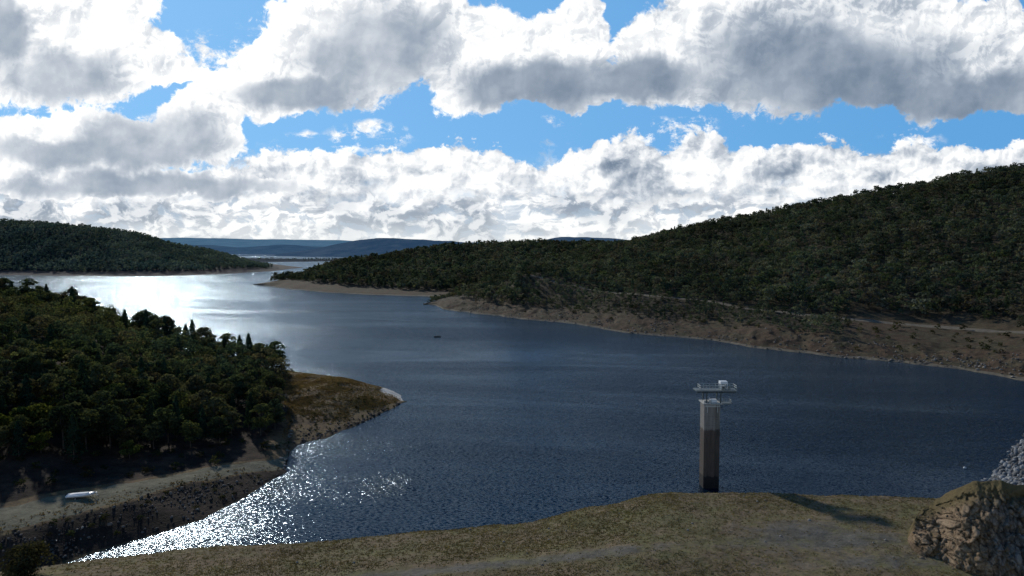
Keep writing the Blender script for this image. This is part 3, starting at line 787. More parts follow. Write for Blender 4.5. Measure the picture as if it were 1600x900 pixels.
step = g.uniform(-.8, .8, 420)[idx]; tintr = g.random(420)[idx]
def blocks(p, fx, fz, sd):
    """small joint blocks: jittered grid cells, each with its own depth"""
    q = np.stack([p[:, 0] * fx, p[:, 1] * fz], 1); bi = np.floor(q).astype(int); best = np.full(len(q), 1e9); sec = best.copy(); val = np.zeros(len(q))
    for dx in (-1, 0, 1):
        for dz in (-1, 0, 1):
            cx, cz = bi[:, 0] + dx, bi[:, 1] + dz
            d = np.hypot(cx + _h(cx + sd, cz) - q[:, 0], cz + _h(cx, cz + sd + 31) - q[:, 1]); less = d < best
            sec = np.where(less, best, np.minimum(sec, d)); val = np.where(less, _h(cx + 3 * sd, cz + 7), val); best = np.where(less, d, best)
    return val * 2 - 1, sec - best
v1, e1 = blocks(pp0, 1.1, .75, 5); v2, e2 = blocks(pp0, 2.6, 1.5, 9)
strat_ = fbm(pp0[:, 0] * .30 + 3, pp0[:, 1] * .30, 4) * 1.5 + np.abs(fbm(pp0[:, 0] * 2.4, pp0[:, 1] * .5, 4)) * .6
wface = (np.concatenate([np.minimum(1, np.minimum(tv / .06, (1 - tv) / .10)), 0.0 * tb])[None] * smooth(1418, 1440, ox)[:, None]).ravel()
disp = (step * .75 + v1 * .36 + v2 * .20 - .30 * np.exp(-e1 / .08) - .4 * np.exp(-edge / .08) + strat_ * .8) * wface
tintr = np.clip(.45 * tintr + .35 * (v1 * .5 + .5) + .3 * (v2 * .5 + .5), 0, 1)
edge = np.minimum(edge, e1 * 1.3)
Yr2 = Yr.ravel() - disp * .75; Zr2 = Zr.ravel() + .3 * disp * wface + .16 * fbm(Xr.ravel() * .9, Yr.ravel() * .9, 4)
Xr2 = Xr.ravel() - .35 * disp
Tt = np.broadcast_to(np.concatenate([tv, 1 + tb])[None], Xr.shape).ravel()
Fq = grid_faces(*Xr.shape)
meR = mesh_np('rock_outcrop', np.stack([Xr2, Yr2, Zr2], 1), Fq[:, ::-1], False, {'tint': tintr, 'up': Tt, 'side': np.broadcast_to(ox[:, None], Xr.shape).ravel(), 'crack_shade': np.exp(-edge / .08) * wface})
m, nt = material('outcrop_rock')
P = nt.n('ShaderNodeNewGeometry').outputs['Position']
nA = nt.noise(P, .45, 6, .65); nB = nt.noise(P, 2.6, 6, .7); nS = nt.noise(nt.vec('MULTIPLY', P, (2.6, .6, .35)), 1.0, 5, .65)
grey = nt.mix(nt.ss(nS, .35, .65), (.07, .064, .055), (.25, .225, .185))
tan = nt.mix(nt.ss(nB, .35, .65), (.15, .10, .058), (.40, .285, .175))
sidef = nt.ss(nt.math('ADD', nt.attr('side'), nt.math('MULTIPLY', nt.math('SUBTRACT', nA, .5), 190)), 1525, 1580)
c = nt.mix(sidef, tan, grey)
c = nt.mix(nt.math('MULTIPLY', nt.ss(nA, .52, .62), .65), c, (.15, .095, .04))
c = nt.mix(nt.math('MULTIPLY', nt.ss(nt.attr('tint'), .52, .85), .5), c, nt.mix(sidef, (.40, .29, .19), (.29, .27, .24)))  # block contrast: the rock's own tones, plus relief shading carried by colour
c = nt.mix(nt.math('MULTIPLY', nt.ss(nt.attr('tint'), .42, .15), .55), c, (.026, .022, .018))
c = nt.mix(nt.math('MULTIPLY', nt.attr('crack_shade'), .6), c, (.010, .009, .008))  # crevice shade painted in: cracks mixed towards black
c = nt.mix(nt.ss(nt.math('ADD', nt.attr('up'), nt.math('MULTIPLY', nt.math('SUBTRACT', nB, .5), .35)), .74, .92), c, nt.mix(nB, (.10, .078, .036), (.19, .145, .07)))
finish(nt, c, .95, nB, .8, .3, .1)
oc = tag(link('rock_outcrop', meR, m), 'jagged brown and grey rock cutting with a grassy top at the lower right', 'rock outcrop')

g = np.random.default_rng(57)
Rp = np.stack([Xr2, Yr2, Zr2], 1).reshape(Xr.shape + (3,))
pts_, sz_ = [], []
for k in range(190):
    i = int(g.integers(6, 215)); j = int(g.integers(1, 104)) if g.random() < .7 else int(g.integers(1, 26))
    if ox[i] > 1500 and g.random() < .45: continue
    q = Rp[i, j]; s_ = g.choice([.16, .24, .36, .52], p=[.35, .35, .2, .1]) * g.uniform(.8, 1.3)
    pts_.append(q + np.array((g.normal(0, .1), .05, g.normal(0, .1)))); sz_.append(s_)
lr = rock_heap('loose_rock', pts_, sz_, rock_material('outcrop_chunk', (.085, .060, .036), (.20, .15, .10), (.12, .105, .085)), 58, 10, 1)
lr.parent = oc; tag(lr, 'broken angular rocks on the cutting face', None, None, 'stuff')

# rubble at its foot and shore boulders
def rocks_on(land, dens, n, mind, seed, smin, smax, mat, name, label, group):
    lib = []
    g = np.random.default_rng(seed)
    for k in range(4):
        V, Fq = rock_verts(g, 2); me = mesh_np('boulder', V, Fq, False, {'tint': np.full(len(V), g.random())}); me.materials.append(mat); lib.append(me)
    for p in land.scatter(n, dens, mind, seed):
        o = bpy.data.objects.new(name, lib[int(g.integers(0, 4))]); COL.objects.link(o)
        s = g.uniform(smin, smax) ; o.location = (p[0], p[1], p[2] + s * .2); o.scale = (s, s, s * .7); o.rotation_euler = (g.uniform(-.3, .3), g.uniform(-.3, .3), g.uniform(0, 6.28))
        tag(o, label, 'rock', group)
T, PX = LANDL.T, LANDL.PX
rocks_on(LANDL, smooth(436, 441, PX) * (1 - smooth(452, 455, PX)) * smooth(1.0, 1.1, T) * (1 - smooth(2.6, 2.9, T)), 26, .5, 51, .25, .6, M_boulder, 'boulder', 'pale rock at the water end of the dirt track', 'pale rocks where the dirt track meets the lake')
rocks_on(LANDL, smooth(1.02, 1.2, T) * (1 - smooth(1.8, 1.95, T)) * smooth(100, 200, PX) * (1 - smooth(390, 430, PX)), 22, 1.2, 52, .12, .5, M_boulder, 'boulder', 'loose rock on the bank between the dirt track and the inlet', 'rocks on the inlet bank')
rocks_on(LANDL, smooth(.98, 1.05, T) * (1 - smooth(1.6, 2.2, T)) * smooth(456, 470, PX) * (1 - smooth(615, 630, PX)), 70, .8, 53, .2, .55, M_dark_rock, 'boulder', 'dark rock along the near waterline of the brown spur', 'rocks along the spur waterline')
g = np.random.default_rng(95)
dR = smooth(.98, 1.08, T) * (1 - smooth(1.7, 1.98, T)) * smooth(-60, -20, PX) * (.25 + smooth(-.2, .3, fbm(LANDL.x / 5, LANDL.y / 5, 3))) + .5 * smooth(455, 465, PX) * smooth(.98, 1.05, T) * (1 - smooth(1.6, 3.6, T)) * (1 - smooth(612, 630, PX))
pr_ = LANDL.scatter(1500, dR, 0, 95)
pr2 = LANDA.scatter(3000, smooth(.98, 1.03, LANDA.T) * (1 - smooth(1.1, 2.2, LANDA.T)) * smooth(672, 700, LANDA.PX) * (1 - smooth(1610, 1620, LANDA.PX)) * (.2 + smooth(.0, .4, fbm(LANDA.x / 14, LANDA.y / 14, 3))), 0, 97)
tag(rock_heap('shore_rubble', pr2, .12 + .6 * g.random(len(pr2))**3, rock_material('shore_stone', (.05, .045, .038), (.24, .21, .175), (.12, .10, .08)), 98), 'scattered stones along the bare shore of the right hill', 'rubble', None, 'stuff')
tag(rock_heap('bank_rubble', pr_, .07 + .30 * g.random(len(pr_))**2.5, rock_material('bank_stone', (.028, .026, .024), (.17, .15, .13), (.07, .062, .054)), 96), 'dark loose stones strewn over the inlet bank and the foot of the spur', 'rubble', None, 'stuff')
T, PX = LANDA.T, LANDA.PX
rocks_on(LANDA, smooth(1.0, 1.04, T) * (1 - smooth(1.25, 1.5, T)) * (.15 + smooth(1440, 1520, PX)) * smooth(880, 960, PX) * (1 - smooth(1600, 1610, PX)), 70, 1.5, 54, .35, .95, M_boulder, 'boulder', 'grey rock along the waterline under the right hill', 'rocks along the right shore')
T, PX = LANDF.T, LANDF.PX
rocks_on(LANDF, smooth(2.0, 2.2, T) * (1 - smooth(3.98, 4.0, T)) * smooth(100, 700, PX) * (1 - smooth(1390, 1420, PX)), 44, 1.5, 55, .08, .26, M_boulder, 'stone', 'small stone lying on the grassy foreground bank', 'stones on the foreground bank')

# dry grass tufts on the near ground
def tufts(name, land, dens, n, seed, mat, label, hmin, hmax):
    g = np.random.default_rng(seed); pts = land.scatter(n, dens, 0, seed); k = 5
    c = np.repeat(pts, k, 0) + np.concatenate([g.normal(0, .13, (n * k, 2)), np.zeros((n * k, 1))], 1)
    a = g.uniform(0, 6.28, n * k); h = g.uniform(hmin, hmax, n * k); wd = g.uniform(.05, .13, n * k)
    d = np.stack([np.cos(a), np.sin(a), 0 * a], 1) * wd[:, None]
    tip = c + np.stack([g.normal(0, .12, n * k), g.normal(0, .12, n * k), h], 1)
    V = np.stack([c - d, c + d, tip], 1).reshape(-1, 3); V[:, 2] -= .03
    tint = np.repeat(np.clip(.5 + .5 * fbm(pts[:, 0] / 9, pts[:, 1] / 9, 3) + g.normal(0, .2, n), 0, 1), k * 3)
    return tag(link(name, mesh_np(name, V, np.arange(n * k * 3).reshape(-1, 3), False, {'tint': tint}), mat), label, 'grass', None, 'stuff')
M_grass = leaf_material('dry_grass', [(.150, .138, .058), (.195, .152, .078), (.225, .172, .098), (.140, .134, .056)], 'attr', .3)
patch = smooth(-.25, .25, fbm(LANDF.x / 7, LANDF.y / 7, 4))
tufts('bank_grass', LANDF, smooth(1.7, 1.9, T) * (1 - smooth(4.1, 4.3, T)) * smooth(60, 130, PX) * (1 - smooth(1500, 1520, PX)) * np.clip(1 - gravel * 1.1, .03, 1) * (.45 + .6 * patch), 20000, 61, M_grass, 'patchy dry grass on the foreground bank', .06, .20)
T, PX = LANDL.T, LANDL.PX
tufts('spur_grass', LANDL, (smooth(432, 452, PX + 14 * wobL) * smooth(2.6, 4.2, T + 1.1 * wobL) * (.25 + smooth(-.3, .3, fbm(LANDL.x / 4, LANDL.y / 4, 4))) * (1 - tipL) + .10 * smooth(1.75, 1.95, T) * (1 - smooth(2.1, 2.5, T)) * (1 - smooth(430, 447, PX))) * (1 - smooth(5.6, 6, T)) * smooth(-60, 0, PX) * smooth(.25, .5, LANDL.z), 15000, 62, leaf_material('golden_grass', [(.17, .120, .056), (.20, .130, .068), (.23, .165, .085), (.115, .100, .048)], 'attr', .3), 'dry golden grass on the bare spur and the track verge', .10, .30)

# ------------------------------------------------------------------ intake tower
M_conc = None
m, nt = material('tower_concrete')
co = nt.n('ShaderNodeTexCoord').outputs['Object']; sz = nt.n('ShaderNodeSeparateXYZ', None, {0: co}).outputs[2]
n1 = nt.noise(nt.vec('MULTIPLY', co, (1.2, 1.2, .18)), 1.6, 6, .65); n2 = nt.noise(co, 5, 5, .7)
zz = nt.math('ADD', sz, nt.math('MULTIPLY', nt.math('SUBTRACT', n1, .5), 1.1))
dry = nt.mix(nt.ss(n1, .25, .75), (.165, .155, .138), (.265, .252, .23)); stain = nt.mix(nt.ss(n1, .25, .75), (.060, .048, .040), (.112, .090, .074)); wet = nt.mix(n2, (.020, .018, .018), (.035, .032, .030))
c = nt.mix(nt.ss(zz, 11.6, 12.2), stain, dry); c = nt.mix(nt.ss(zz, 2.3, 2.6), wet, c)
form = nt.math('FRACT', nt.math('MULTIPLY', sz, .55)); c = nt.mix(nt.math('MULTIPLY', nt.ss(form, .0, .05, 1, 0), .35), c, (.04, .035, .03))
finish(nt, c, .85, n2, .3, .04, .25); M_tower = m
M_deck = simple('deck_concrete', (.42, .42, .39), .8, 0, .2, 2)
M_steel = simple('galvanised_steel', (.20, .23, .225), .5, .4, .2, 4)
M_dsteel = simple('dark_steel', (.055, .075, .075), .6, .2, .3, 4)
M_white = simple('white_paint', (.72, .74, .72), .5, 0, .06, 2)
M_dark = simple('dark_opening', (.02, .022, .025), .6)

TY = 140.0
tc = at_y(1109.5, 640, TY); TX = tc[0]
tower = empty('intake_tower', (TX, TY, 0))
tag(tower, 'tall square concrete intake tower standing in the lake with a steel platform on top', 'tower')
PXM = F / (TY * 1.012)
zt = zy(632, TY - 1.6)                                                  # top of the shaft
sw = 24.5 / PXM
mb = MB(); mb.box((0, 0, (zt - 6) / 2), (sw, sw, zt + 6), bevel=.10)
shaft = mb.build('shaft', M_tower, tower)
mb = MB()
for sx in (-1, 1): mb.box((sx * (sw / 2 + .05) * .62, -sw / 2 - .09, zt - .9), (.16, .14, 1.5))
mb.box((0, -sw / 2 - .07, zt - .35), (sw * .92, .14, .35)); mb.build('corbel', M_deck, tower)
mb = MB(); mb.box((0, 0, zt + .13), (sw + .5, sw + .5, .22), bevel=.04); mb.build('shaft_cap', M_deck, tower)
xl, xr = (1101 - 1109.5) / PXM, (1122.5 - 1109.5) / PXM
zd = zy(609.5, TY)                                                      # underside of the upper deck
for sx in (xl, xr):
    for sy in (-sw * .42, sw * .42):
        mb = MB(); mb.box((sx, sy, (zt + .24 + zd) / 2), (.22, .22, zd - zt - .24)); mb.build('leg', M_dsteel, tower)
x0, x1 = (1085 - 1109.5) / PXM, (1148 - 1109.5) / PXM
dk = MB(); dk.box(((x0 + x1) / 2, 0, zd + .10), (x1 - x0, 2.6, .20)); deck = dk.build('upper_deck', M_steel, tower)
mb = MB()
for k in range(9): mb.box((x0 + .35 + k * (x1 - x0 - .7) / 8, 0, zd - .08), (.12, 2.5, .16))
for sy in (-1.05, 1.05): mb.box(((x0 + x1) / 2, sy, zd - .26), (x1 - x0 - .3, .16, .2))
mb.build('deck_beam', M_dsteel, tower)
def railing(parent, xa, xb, ya, yb, z, h, sides='nsew', r=.035):
    mb = MB()
    segs = []
    if 's' in sides: segs.append(((xa, ya), (xb, ya)))
    if 'n' in sides: segs.append(((xa, yb), (xb, yb)))
    if 'w' in sides: segs.append(((xa, ya), (xa, yb)))
    if 'e' in sides: segs.append(((xb, ya), (xb, yb)))
    for a, b in segs:
        L = math.hypot(b[0] - a[0], b[1] - a[1]); k = max(1, round(L / 1.3))
        for i in range(k + 1):
            f = i / k; x_, y_ = a[0] + (b[0] - a[0]) * f, a[1] + (b[1] - a[1]) * f
            mb.tube((x_, y_, z), (x_, y_, z + h), r, n=6)
        for hh in (h, h * .52): mb.tube((a[0], a[1], z + hh), (b[0], b[1], z + hh), r, n=6)
    return mb.build('railing', M_rail, parent)
M_rail = simple('pale_rail', (.34, .38, .36), .5, .1, .1, 4)
railing(deck, x0 + .9, x1 - .05, -1.25, 1.25, zd + .2, .85, 'nsew', .045)
hx = (1129.5 - 1109.5) / PXM
mb = MB(); mb.box((hx, .1, zd + 1.55), (1.5, 1.5, .55), bevel=.05, taper=(.94, .94))
for sx in (-.62, .62):
    for sy in (-.62, .62): mb.box((hx + sx, .1 + sy, zd + .74), (.14, .14, 1.08))
mb.box((hx - .1, .1, zd + .55), (.75, .8, .68), bevel=.06)
house = mb.build('winch_house', M_white, tower)
mb = MB(); mb.tube((hx - .3, -.36, zd + .55), (hx + .15, -.36, zd + .55), .22, n=14); mb.build('winch_drum', M_dark, house)
mb = MB(); mb.box((hx + 1.15, 0, zd + .62), (.42, .5, .85), bevel=.03); mb.build('control_cabinet', M_steel, tower)
# gear on the shaft cap and the small side landing
mb = MB(); mb.box((-sw * .36, -.5, zt + .42), (.7, 1.0, .36), bevel=.04); mb.box((xl + .75, -1.0, zt + .50), (.62, .6, .52), bevel=.06); mb.build('kerb_block', M_deck, tower)
mb = MB(); mb.box((.35, -.7, zt + .58), (1.35, .9, .66), bevel=.08); mb.tube((-.25, -.75, zt + .4), (.95, -.75, zt + .75), .14, n=10); mb.tube((-.42, -.9, zt + .25), (-.42, -.9, zt + 1.25), .06, n=8); mb.build('gate_hoist', M_white, tower)
lx0, lx1 = xr + .15, (1141 - 1109.5) / PXM
mb = MB(); mb.box(((lx0 + lx1) / 2, -.2, zt + .02), (lx1 - lx0, 1.5, .14)); land = mb.build('side_landing', M_steel, tower)
mb = MB()
for sy in (-.8, .4): mb.tube((lx0 - .3, sy, zt - 1.1), (lx1 - .4, sy, zt - .06), .05, n=6)
mb.build('bracket', M_dsteel, land)
railing(land, lx0 + .05, lx1 - .05, -.9, .5, zt + .09, .6, 'nse', .03)
mb = MB()
for k in range(34): mb.box((sw * .30, -sw / 2 - .16, 1.0 + k * .48), (.42, .035, .035))
for sx in (-.21, .21): mb.box((sw * .30 + sx, -sw / 2 - .16, zt / 2 + .2), (.04, .05, zt - .6))
mb.build('ladder', M_dsteel, tower)

# ------------------------------------------------------------------ white boat on a trailer, parked on the track
M_paint = simple('white_gelcoat', (.80, .81, .80), .3, 0, .03, 1, .5)
M_cover = simple('white_boat_cover', (.78, .78, .76), .7, 0, .06, 2, .3)
M_tyre = simple('tyre_rubber', (.015, .015, .016), .85)
M_rim = simple('rim_metal', (.4, .4, .42), .35, .8)
cp = at_z(127, 780, 4.0); cz = LANDL.height(cp[0], cp[1]) + .02
RZ = R(14)
trailer = empty('boat_trailer', (cp[0], cp[1], cz), RZ)
mb = MB()
for sy in (-1, 1): mb.box((-.2, sy * .55, .34), (4.3, .07, .10)); mb.tube((1.9, sy * .55, .34), (3.1, 0, .38), .045, n=6)
for x_ in (-2.2, -.9, .6, 1.7): mb.box((x_, 0, .34), (.07, 1.1, .08))
mb.build('frame', M_dsteel, trailer)
for sy in (-1, 1):
    w = MB(); w.tube((-.75, sy * .82, .28), (-.75, sy * 1.0, .28), .28, n=20); wh = w.build('wheel', M_tyre, trailer)
    r_ = MB(); r_.tube((-.75, sy * .97, .28), (-.75, sy * 1.015, .28), .16, .14, n=14); r_.build('rim', M_rim, wh)
mb = MB(); mb.box((2.75, 0, .72), (.10, .10, .75)); mb.box((2.70, 0, 1.08), (.26, .30, .22), bevel=.04); mb.build('winch_post', M_white, trailer)
mb = MB(); mb.tube((3.0, .12, .02), (3.0, .12, .55), .04, n=8); mb.tube((3.0, .05, .10), (3.0, .19, .10), .10, n=12); mb.build('jockey_wheel', M_dsteel, trailer)
tag(trailer, 'low dark trailer under the white boat on the dirt track', 'trailer')
wb = empty('runabout', (cp[0], cp[1], cz + .36), RZ); wb.scale = trailer.scale = (.9, .9, .74); wb.location.z = cz + .27
st = [(-2.45, .90, .02, .62), (-1.6, .93, .0, .62), (-.4, .95, .0, .64), (.8, .88, .02, .68), (1.6, .64, .10, .74), (2.15, .32, .26, .80), (2.45, .03, .52, .84)]
mb = MB(); mb.loft([[(x_, -w_, zh), (x_, -w_ * .97, (zl + zh) * .55), (x_, -w_ * .72, zl + .12), (x_, 0, zl), (x_, w_ * .72, zl + .12), (x_, w_ * .97, (zl + zh) * .55), (x_, w_, zh), (x_, w_ * .9, zh + .05), (x_, -w_ * .9, zh + .05)] for x_, w_, zl, zh in st]); mb.build('hull', M_paint, wb, True)
st = [(-1.95, .74, .66, .70), (-1.3, .78, .67, .84), (-.2, .80, .69, .92), (.7, .74, .73, .88), (1.5, .50, .79, .86)]
mb = MB(); mb.loft([[(x_, -w_, zl), (x_, -w_ * .5, zh - .03), (x_, 0, zh), (x_, w_ * .5, zh - .03), (x_, w_, zl)] for x_, w_, zl, zh in st]); mb.build('boat_cover', M_cover, wb, True)
mb = MB(); mb.box((-2.62, 0, .62), (.30, .34, .46), bevel=.08); mb.box((-2.66, 0, .22), (.12, .14, .5)); mb.build('outboard_motor', M_dark, wb)
tag(wb, 'low white boat with a covered top standing on the dirt track below the dark wood', 'boat')

# ------------------------------------------------------------------ fishing boat, buoy
M_hull = simple('dark_hull', (.045, .055, .060), .5)
M_cloth = simple('dark_clothing', (.03, .035, .05), .9)
M_skin = simple('skin', (.35, .22, .16), .6)
bpos = at_z(683.5, 526.5, 0)
boat = empty('fishing_boat', (bpos[0], bpos[1], 0), R(8))
tag(boat, 'small dark open boat out on the middle of the lake', 'boat')
mb = MB()
st = [(-1.7, .62, -.1, .42), (-.8, .70, -.14, .42), (.4, .66, -.14, .45), (1.2, .40, -.08, .52), (1.75, .05, .10, .62)]
mb.loft([[(x_, -w_, zh), (x_, -w_ * .7, zl), (x_, w_ * .7, zl), (x_, w_, zh), (x_, w_ * .88, zh - .02), (x_, w_ * .6, zl + .10), (x_, -w_ * .6, zl + .10), (x_, -w_ * .88, zh - .02)] for x_, w_, zl, zh in st])
mb.build('hull', M_hull, boat)
for x_ in (-.9, .4):
    mb = MB(); mb.box((x_, 0, .24), (.3, 1.05, .05)); mb.build('bench', M_steel, boat)
mb = MB(); mb.box((-1.85, 0, .45), (.22, .28, .5), bevel=.05); mb.tube((-1.85, 0, .2), (-1.85, 0, -.4), .05, n=6); mb.build('outboard_motor', M_dark, boat)
def sitter(loc, rz, parent=None):
    """one continuous seated figure"""
    me = bpy.data.meshes.new('person')
    J = [(0, 0, 0), (0, 0, .28), (0, 0, .50), (.02, 0, .60), (.03, 0, .72), (.03, 0, .82), (.0, .2, .48), (.10, .26, .22), (.32, .18, .14), (.0, -.2, .48), (.10, -.26, .22), (.32, -.18, .14), (.12, .10, .02), (.46, .12, .04), (.48, .12, -.36), (.12, -.10, .02), (.46, -.12, .04), (.48, -.12, -.36)]
    E = [(0, 1), (1, 2), (2, 3), (3, 4), (4, 5), (2, 6), (6, 7), (7, 8), (2, 9), (9, 10), (10, 11), (0, 12), (12, 13), (13, 14), (0, 15), (15, 16), (16, 17)]
    r = [.16, .15, .14, .06, .105, .07, .075, .05, .035, .075, .05, .035, .10, .075, .05, .10, .075, .05]
    me.from_pydata(J, E, []); o = link('person', me, M_cloth)
    sk = o.modifiers.new('skin', 'SKIN'); o.modifiers.new('sub', 'SUBSURF').levels = 1
    for v, q in zip(me.skin_vertices[0].data, r): v.radius = (q, q)
    me.skin_vertices[0].data[0].use_root = True
    o.location = loc; o.rotation_euler = (0, 0, rz); return o
pr = sitter((bpos[0] - .9 + .9 * 1.45, bpos[1] + .06, .40), R(190))
tag(pr, 'tiny dark figure sitting in the small boat on the lake', 'person')

bu = at_z(1507.5, 731.5, 0)
buoy = empty('buoy', (bu[0], bu[1], 0))
mb = MB(); ringz = [(-.18, .12), (-.05, .30), (.10, .34), (.24, .26), (.32, .08)]
mb.loft([[(r_ * math.cos(k * math.pi / 6), r_ * math.sin(k * math.pi / 6), z_) for k in range(12)] for z_, r_ in ringz]); mb.build('float', M_white, buoy, True)
mb = MB(); mb.tube((0, 0, .3), (0, 0, .52), .05, n=8); mb.build('mooring_eye', M_steel, buoy)
tag(buoy, 'small white buoy floating in dark water before the dam', 'buoy')

# ------------------------------------------------------------------ sky
def build_world():
    w = bpy.data.worlds.new('World'); SC.world = w; w.use_nodes = True
    nt = NT(w.node_tree)
    d = nt.n('ShaderNodeTexCoord').outputs['Generated']
    sp = nt.n('ShaderNodeSeparateXYZ', None, {0: d})
    yy = nt.math('MAXIMUM', nt.math('ABSOLUTE', sp.outputs[1]), .16)
    U = nt.math('MULTIPLY', nt.math('DIVIDE', sp.outputs[0], yy), 11.0)     # hundreds of pixels right of the view axis
    Vv = nt.math('MULTIPLY', nt.math('DIVIDE', nt.math('ABSOLUTE', sp.outputs[2]), yy), 11.0)   # and above the horizon
    UV = nt.n('ShaderNodeCombineXYZ', None, {0: U, 1: Vv}).outputs[0]
    def uv(px, py):
        r = ray(px, py); return (r[0] / r[1] * 11, r[2] / r[1] * 11)
    # domain warp shared by all masks
    wv = nt.noise(UV, .9, 4, .6, '2D', out=1)
    warp = nt.n('ShaderNodeVectorMath', {'operation': 'MULTIPLY_ADD'}, {0: wv, 1: (.9, .65, 0), 2: nt.vec('ADD', UV, (-.45, -.325, 0))}).outputs[0]
    def blob(cx, cy, rx, ry):
        c = uv(cx, cy)
        a = nt.vec('MULTIPLY', nt.vec('SUBTRACT', warp, (c[0], c[1], 0)), (100 / rx, 100 / ry, 0))
        return nt.math('SUBTRACT', 1.0, nt.vec('LENGTH', a, out=1))
    def union(lst, k=.25):
        r = lst[0]
        for b in lst[1:]: r = nt.n('ShaderNodeMath', {'operation': 'SMOOTH_MAX'}, {0: r, 1: b, 2: k}).outputs[0]
        return r
    off = (-.16, .22, 0)
    def billow(v, s, det=8):
        a = nt.noise(v, s, det, .58, '2D', .15)
        vo = nt.n('ShaderNodeTexVoronoi', {'voronoi_dimensions': '2D', 'feature': 'F1', 'normalize': True}, {'Vector': nt.vec('ADD', nt.vec('ADD', v, nt.vec('MULTIPLY', nt.noise(v, s * 2.2, 3, .6, '2D', out=1), (.35, .35, 0))), (3.1, 1.7, 0)), 'Scale': s * 1.7, 'Detail': 2.0, 'Roughness': .5}).outputs['Distance']
        return nt.math('ADD', nt.math('MULTIPLY', nt.math('SUBTRACT', a, .5), 1.7), nt.math('MULTIPLY', nt.math('SUBTRACT', .38, vo), .95))
    def ramp(v, gain=1.0):
        nd = nt.n('ShaderNodeValToRGB', None, {0: nt.math('MULTIPLY', v, 1 / 1.3)})
        e = nd.color_ramp.elements
        e[0].position, e[0].color = .10, (.185, .245, .335, 1)
        e[1].position, e[1].color = 1.0, (1.30, 1.30, 1.28, 1)
        for p, c in ((.27, (.31, .375, .465)), (.46, (.52, .575, .65)), (.62, (.78, .815, .86)), (.78, (1.02, 1.03, 1.03))):
            el = e.new(p); el.color = c + (1,)
        return nd.outputs[0]
    def relief(v, sc, step, det=7, lim=.10):
        """brightness of billow slopes facing up and to the left, -1..1"""
        p = nt.noise(v, sc, det, .60, '2D', .25); q = nt.noise(nt.vec('ADD', v, (-.6 * step, .8 * step, 0)), sc, det, .60, '2D', .25)
        return nt.ss(nt.math('SUBTRACT', p, q), -lim, lim, -1, 1)
    rs = relief(nt.vec('ADD', UV, (4.7, 2.2, 0)), 2.6, .075, 6, .085)
    # ---- far cloud deck above the horizon
    C_uv = nt.vec('MULTIPLY', nt.vec('ADD', UV, nt.vec('MULTIPLY', wv, (.6, .25, 0))), (1.0, 1.7, 0))
    c1 = nt.noise(C_uv, 2.2, 7, .62, '2D', .2)
    rc = relief(C_uv, 2.2, .16, 7, .11)
    big = nt.noise(C_uv, .65, 3, .5, '2D')
    bC = nt.math('ADD', nt.math('ADD', .83, nt.math('MULTIPLY', rc, .27)), nt.ss(big, .42, .64, .10, -.28))
    deckc = ramp(bC)
    deckc = nt.mix(nt.ss(c1, .36, .46, .5, 0), deckc, (.44, .58, .74))
    deckc = nt.mix(nt.ss(Vv, .8, .0, 0, .5), deckc, (.86, .89, .88))
    # ---- blue sky
    S = .10
    sky = nt.n('ShaderNodeTexSky', {'sky_type': 'NISHITA', 'sun_disc': False, 'sun_elevation': SUN_EL, 'sun_rotation': SUN_AZ, 'altitude': 300, 'air_density': 1.0, 'dust_density': .3, 'ozone_density': 2.0})
    nish = nt.vec('MULTIPLY', sky.outputs[0], (.045, .085, .12))
    deep = nt.mix(nt.ss(U, -6, 7, 0, 1, 'LINEAR'), (.235, .51, .875), (.12, .37, .735))
    deep = nt.mix(nt.ss(Vv, nt.ss(U, -3, 4, 4.0, 3.5), nt.ss(U, -3, 4, 9.0, 5.2)), deep, nt.mix(nt.ss(U, -4, 4), (.035, .12, .30), (.012, .050, .14)))
    deep = nt.mix(nt.ss(Vv, 1.6, .3), deep, (.40, .60, .80))
    blue = nt.mix(.12, deep, nish)
    col = nt.mix(nt.ss(nt.math('ADD', Vv, nt.math('MULTIPLY', nt.math('SUBTRACT', c1, .5), 1.6)), 1.45, .85), blue, deckc)
    # ---- middle band of cumulus
    fc = nt.n('ShaderNodeFloatCurve', None, {'Value': nt.ss(U, -8, 8, 0, 1, 'LINEAR'), 'Factor': 1.0})
    cur = fc.mapping.curves[0]
    tops = [(0, 262), (180, 268), (330, 268), (420, 246), (520, 240), (610, 236), (700, 216), (770, 240), (830, 252), (900, 232), (965, 207), (1030, 226), (1085, 205), (1180, 240), (1290, 214), (1370, 236), (1410, 216), (1480, 232), (1600, 222)]
    pts = [(p / 1600, uv(p, t)[1] / 4.0) for p, t in tops]
    cur.points[0].location = pts[0]; cur.points[1].location = pts[-1]
    for p in pts[1:-1]: cur.points.new(*p)
    fc.mapping.update()
    top = nt.math('MULTIPLY', fc.outputs[0], 4.0)
    vb = nt.vec('MULTIPLY', UV, (1.0, 1.3, 0))
    nb, nb2 = billow(vb, 1.25), billow(nt.vec('ADD', vb, (-.12, .20, 0)), 1.25)
    over = nt.math('MULTIPLY', nt.math('SUBTRACT', top, Vv), 1.5)
    dB_ = nt.math('ADD', nt.math('MINIMUM', over, .50), nt.math('MULTIPLY', nb, .58))
    aB = nt.ss(nt.math('ADD', dB_, nt.math('MULTIPLY', nt.math('SUBTRACT', nt.noise(UV, 8, 5, .7, '2D', .5), .5), .3)), .0, .12)
    lowfade = nt.ss(nt.math('ADD', Vv, nt.math('MULTIPLY', nb, .3)), .55, 1.05)
    relB = nt.ss(nt.math('SUBTRACT', nb, nb2), -.45, .35, -1, 1)
    shade = nt.noise(nt.vec('ADD', vb, (7, 3, 0)), .85, 4, .55, '2D')
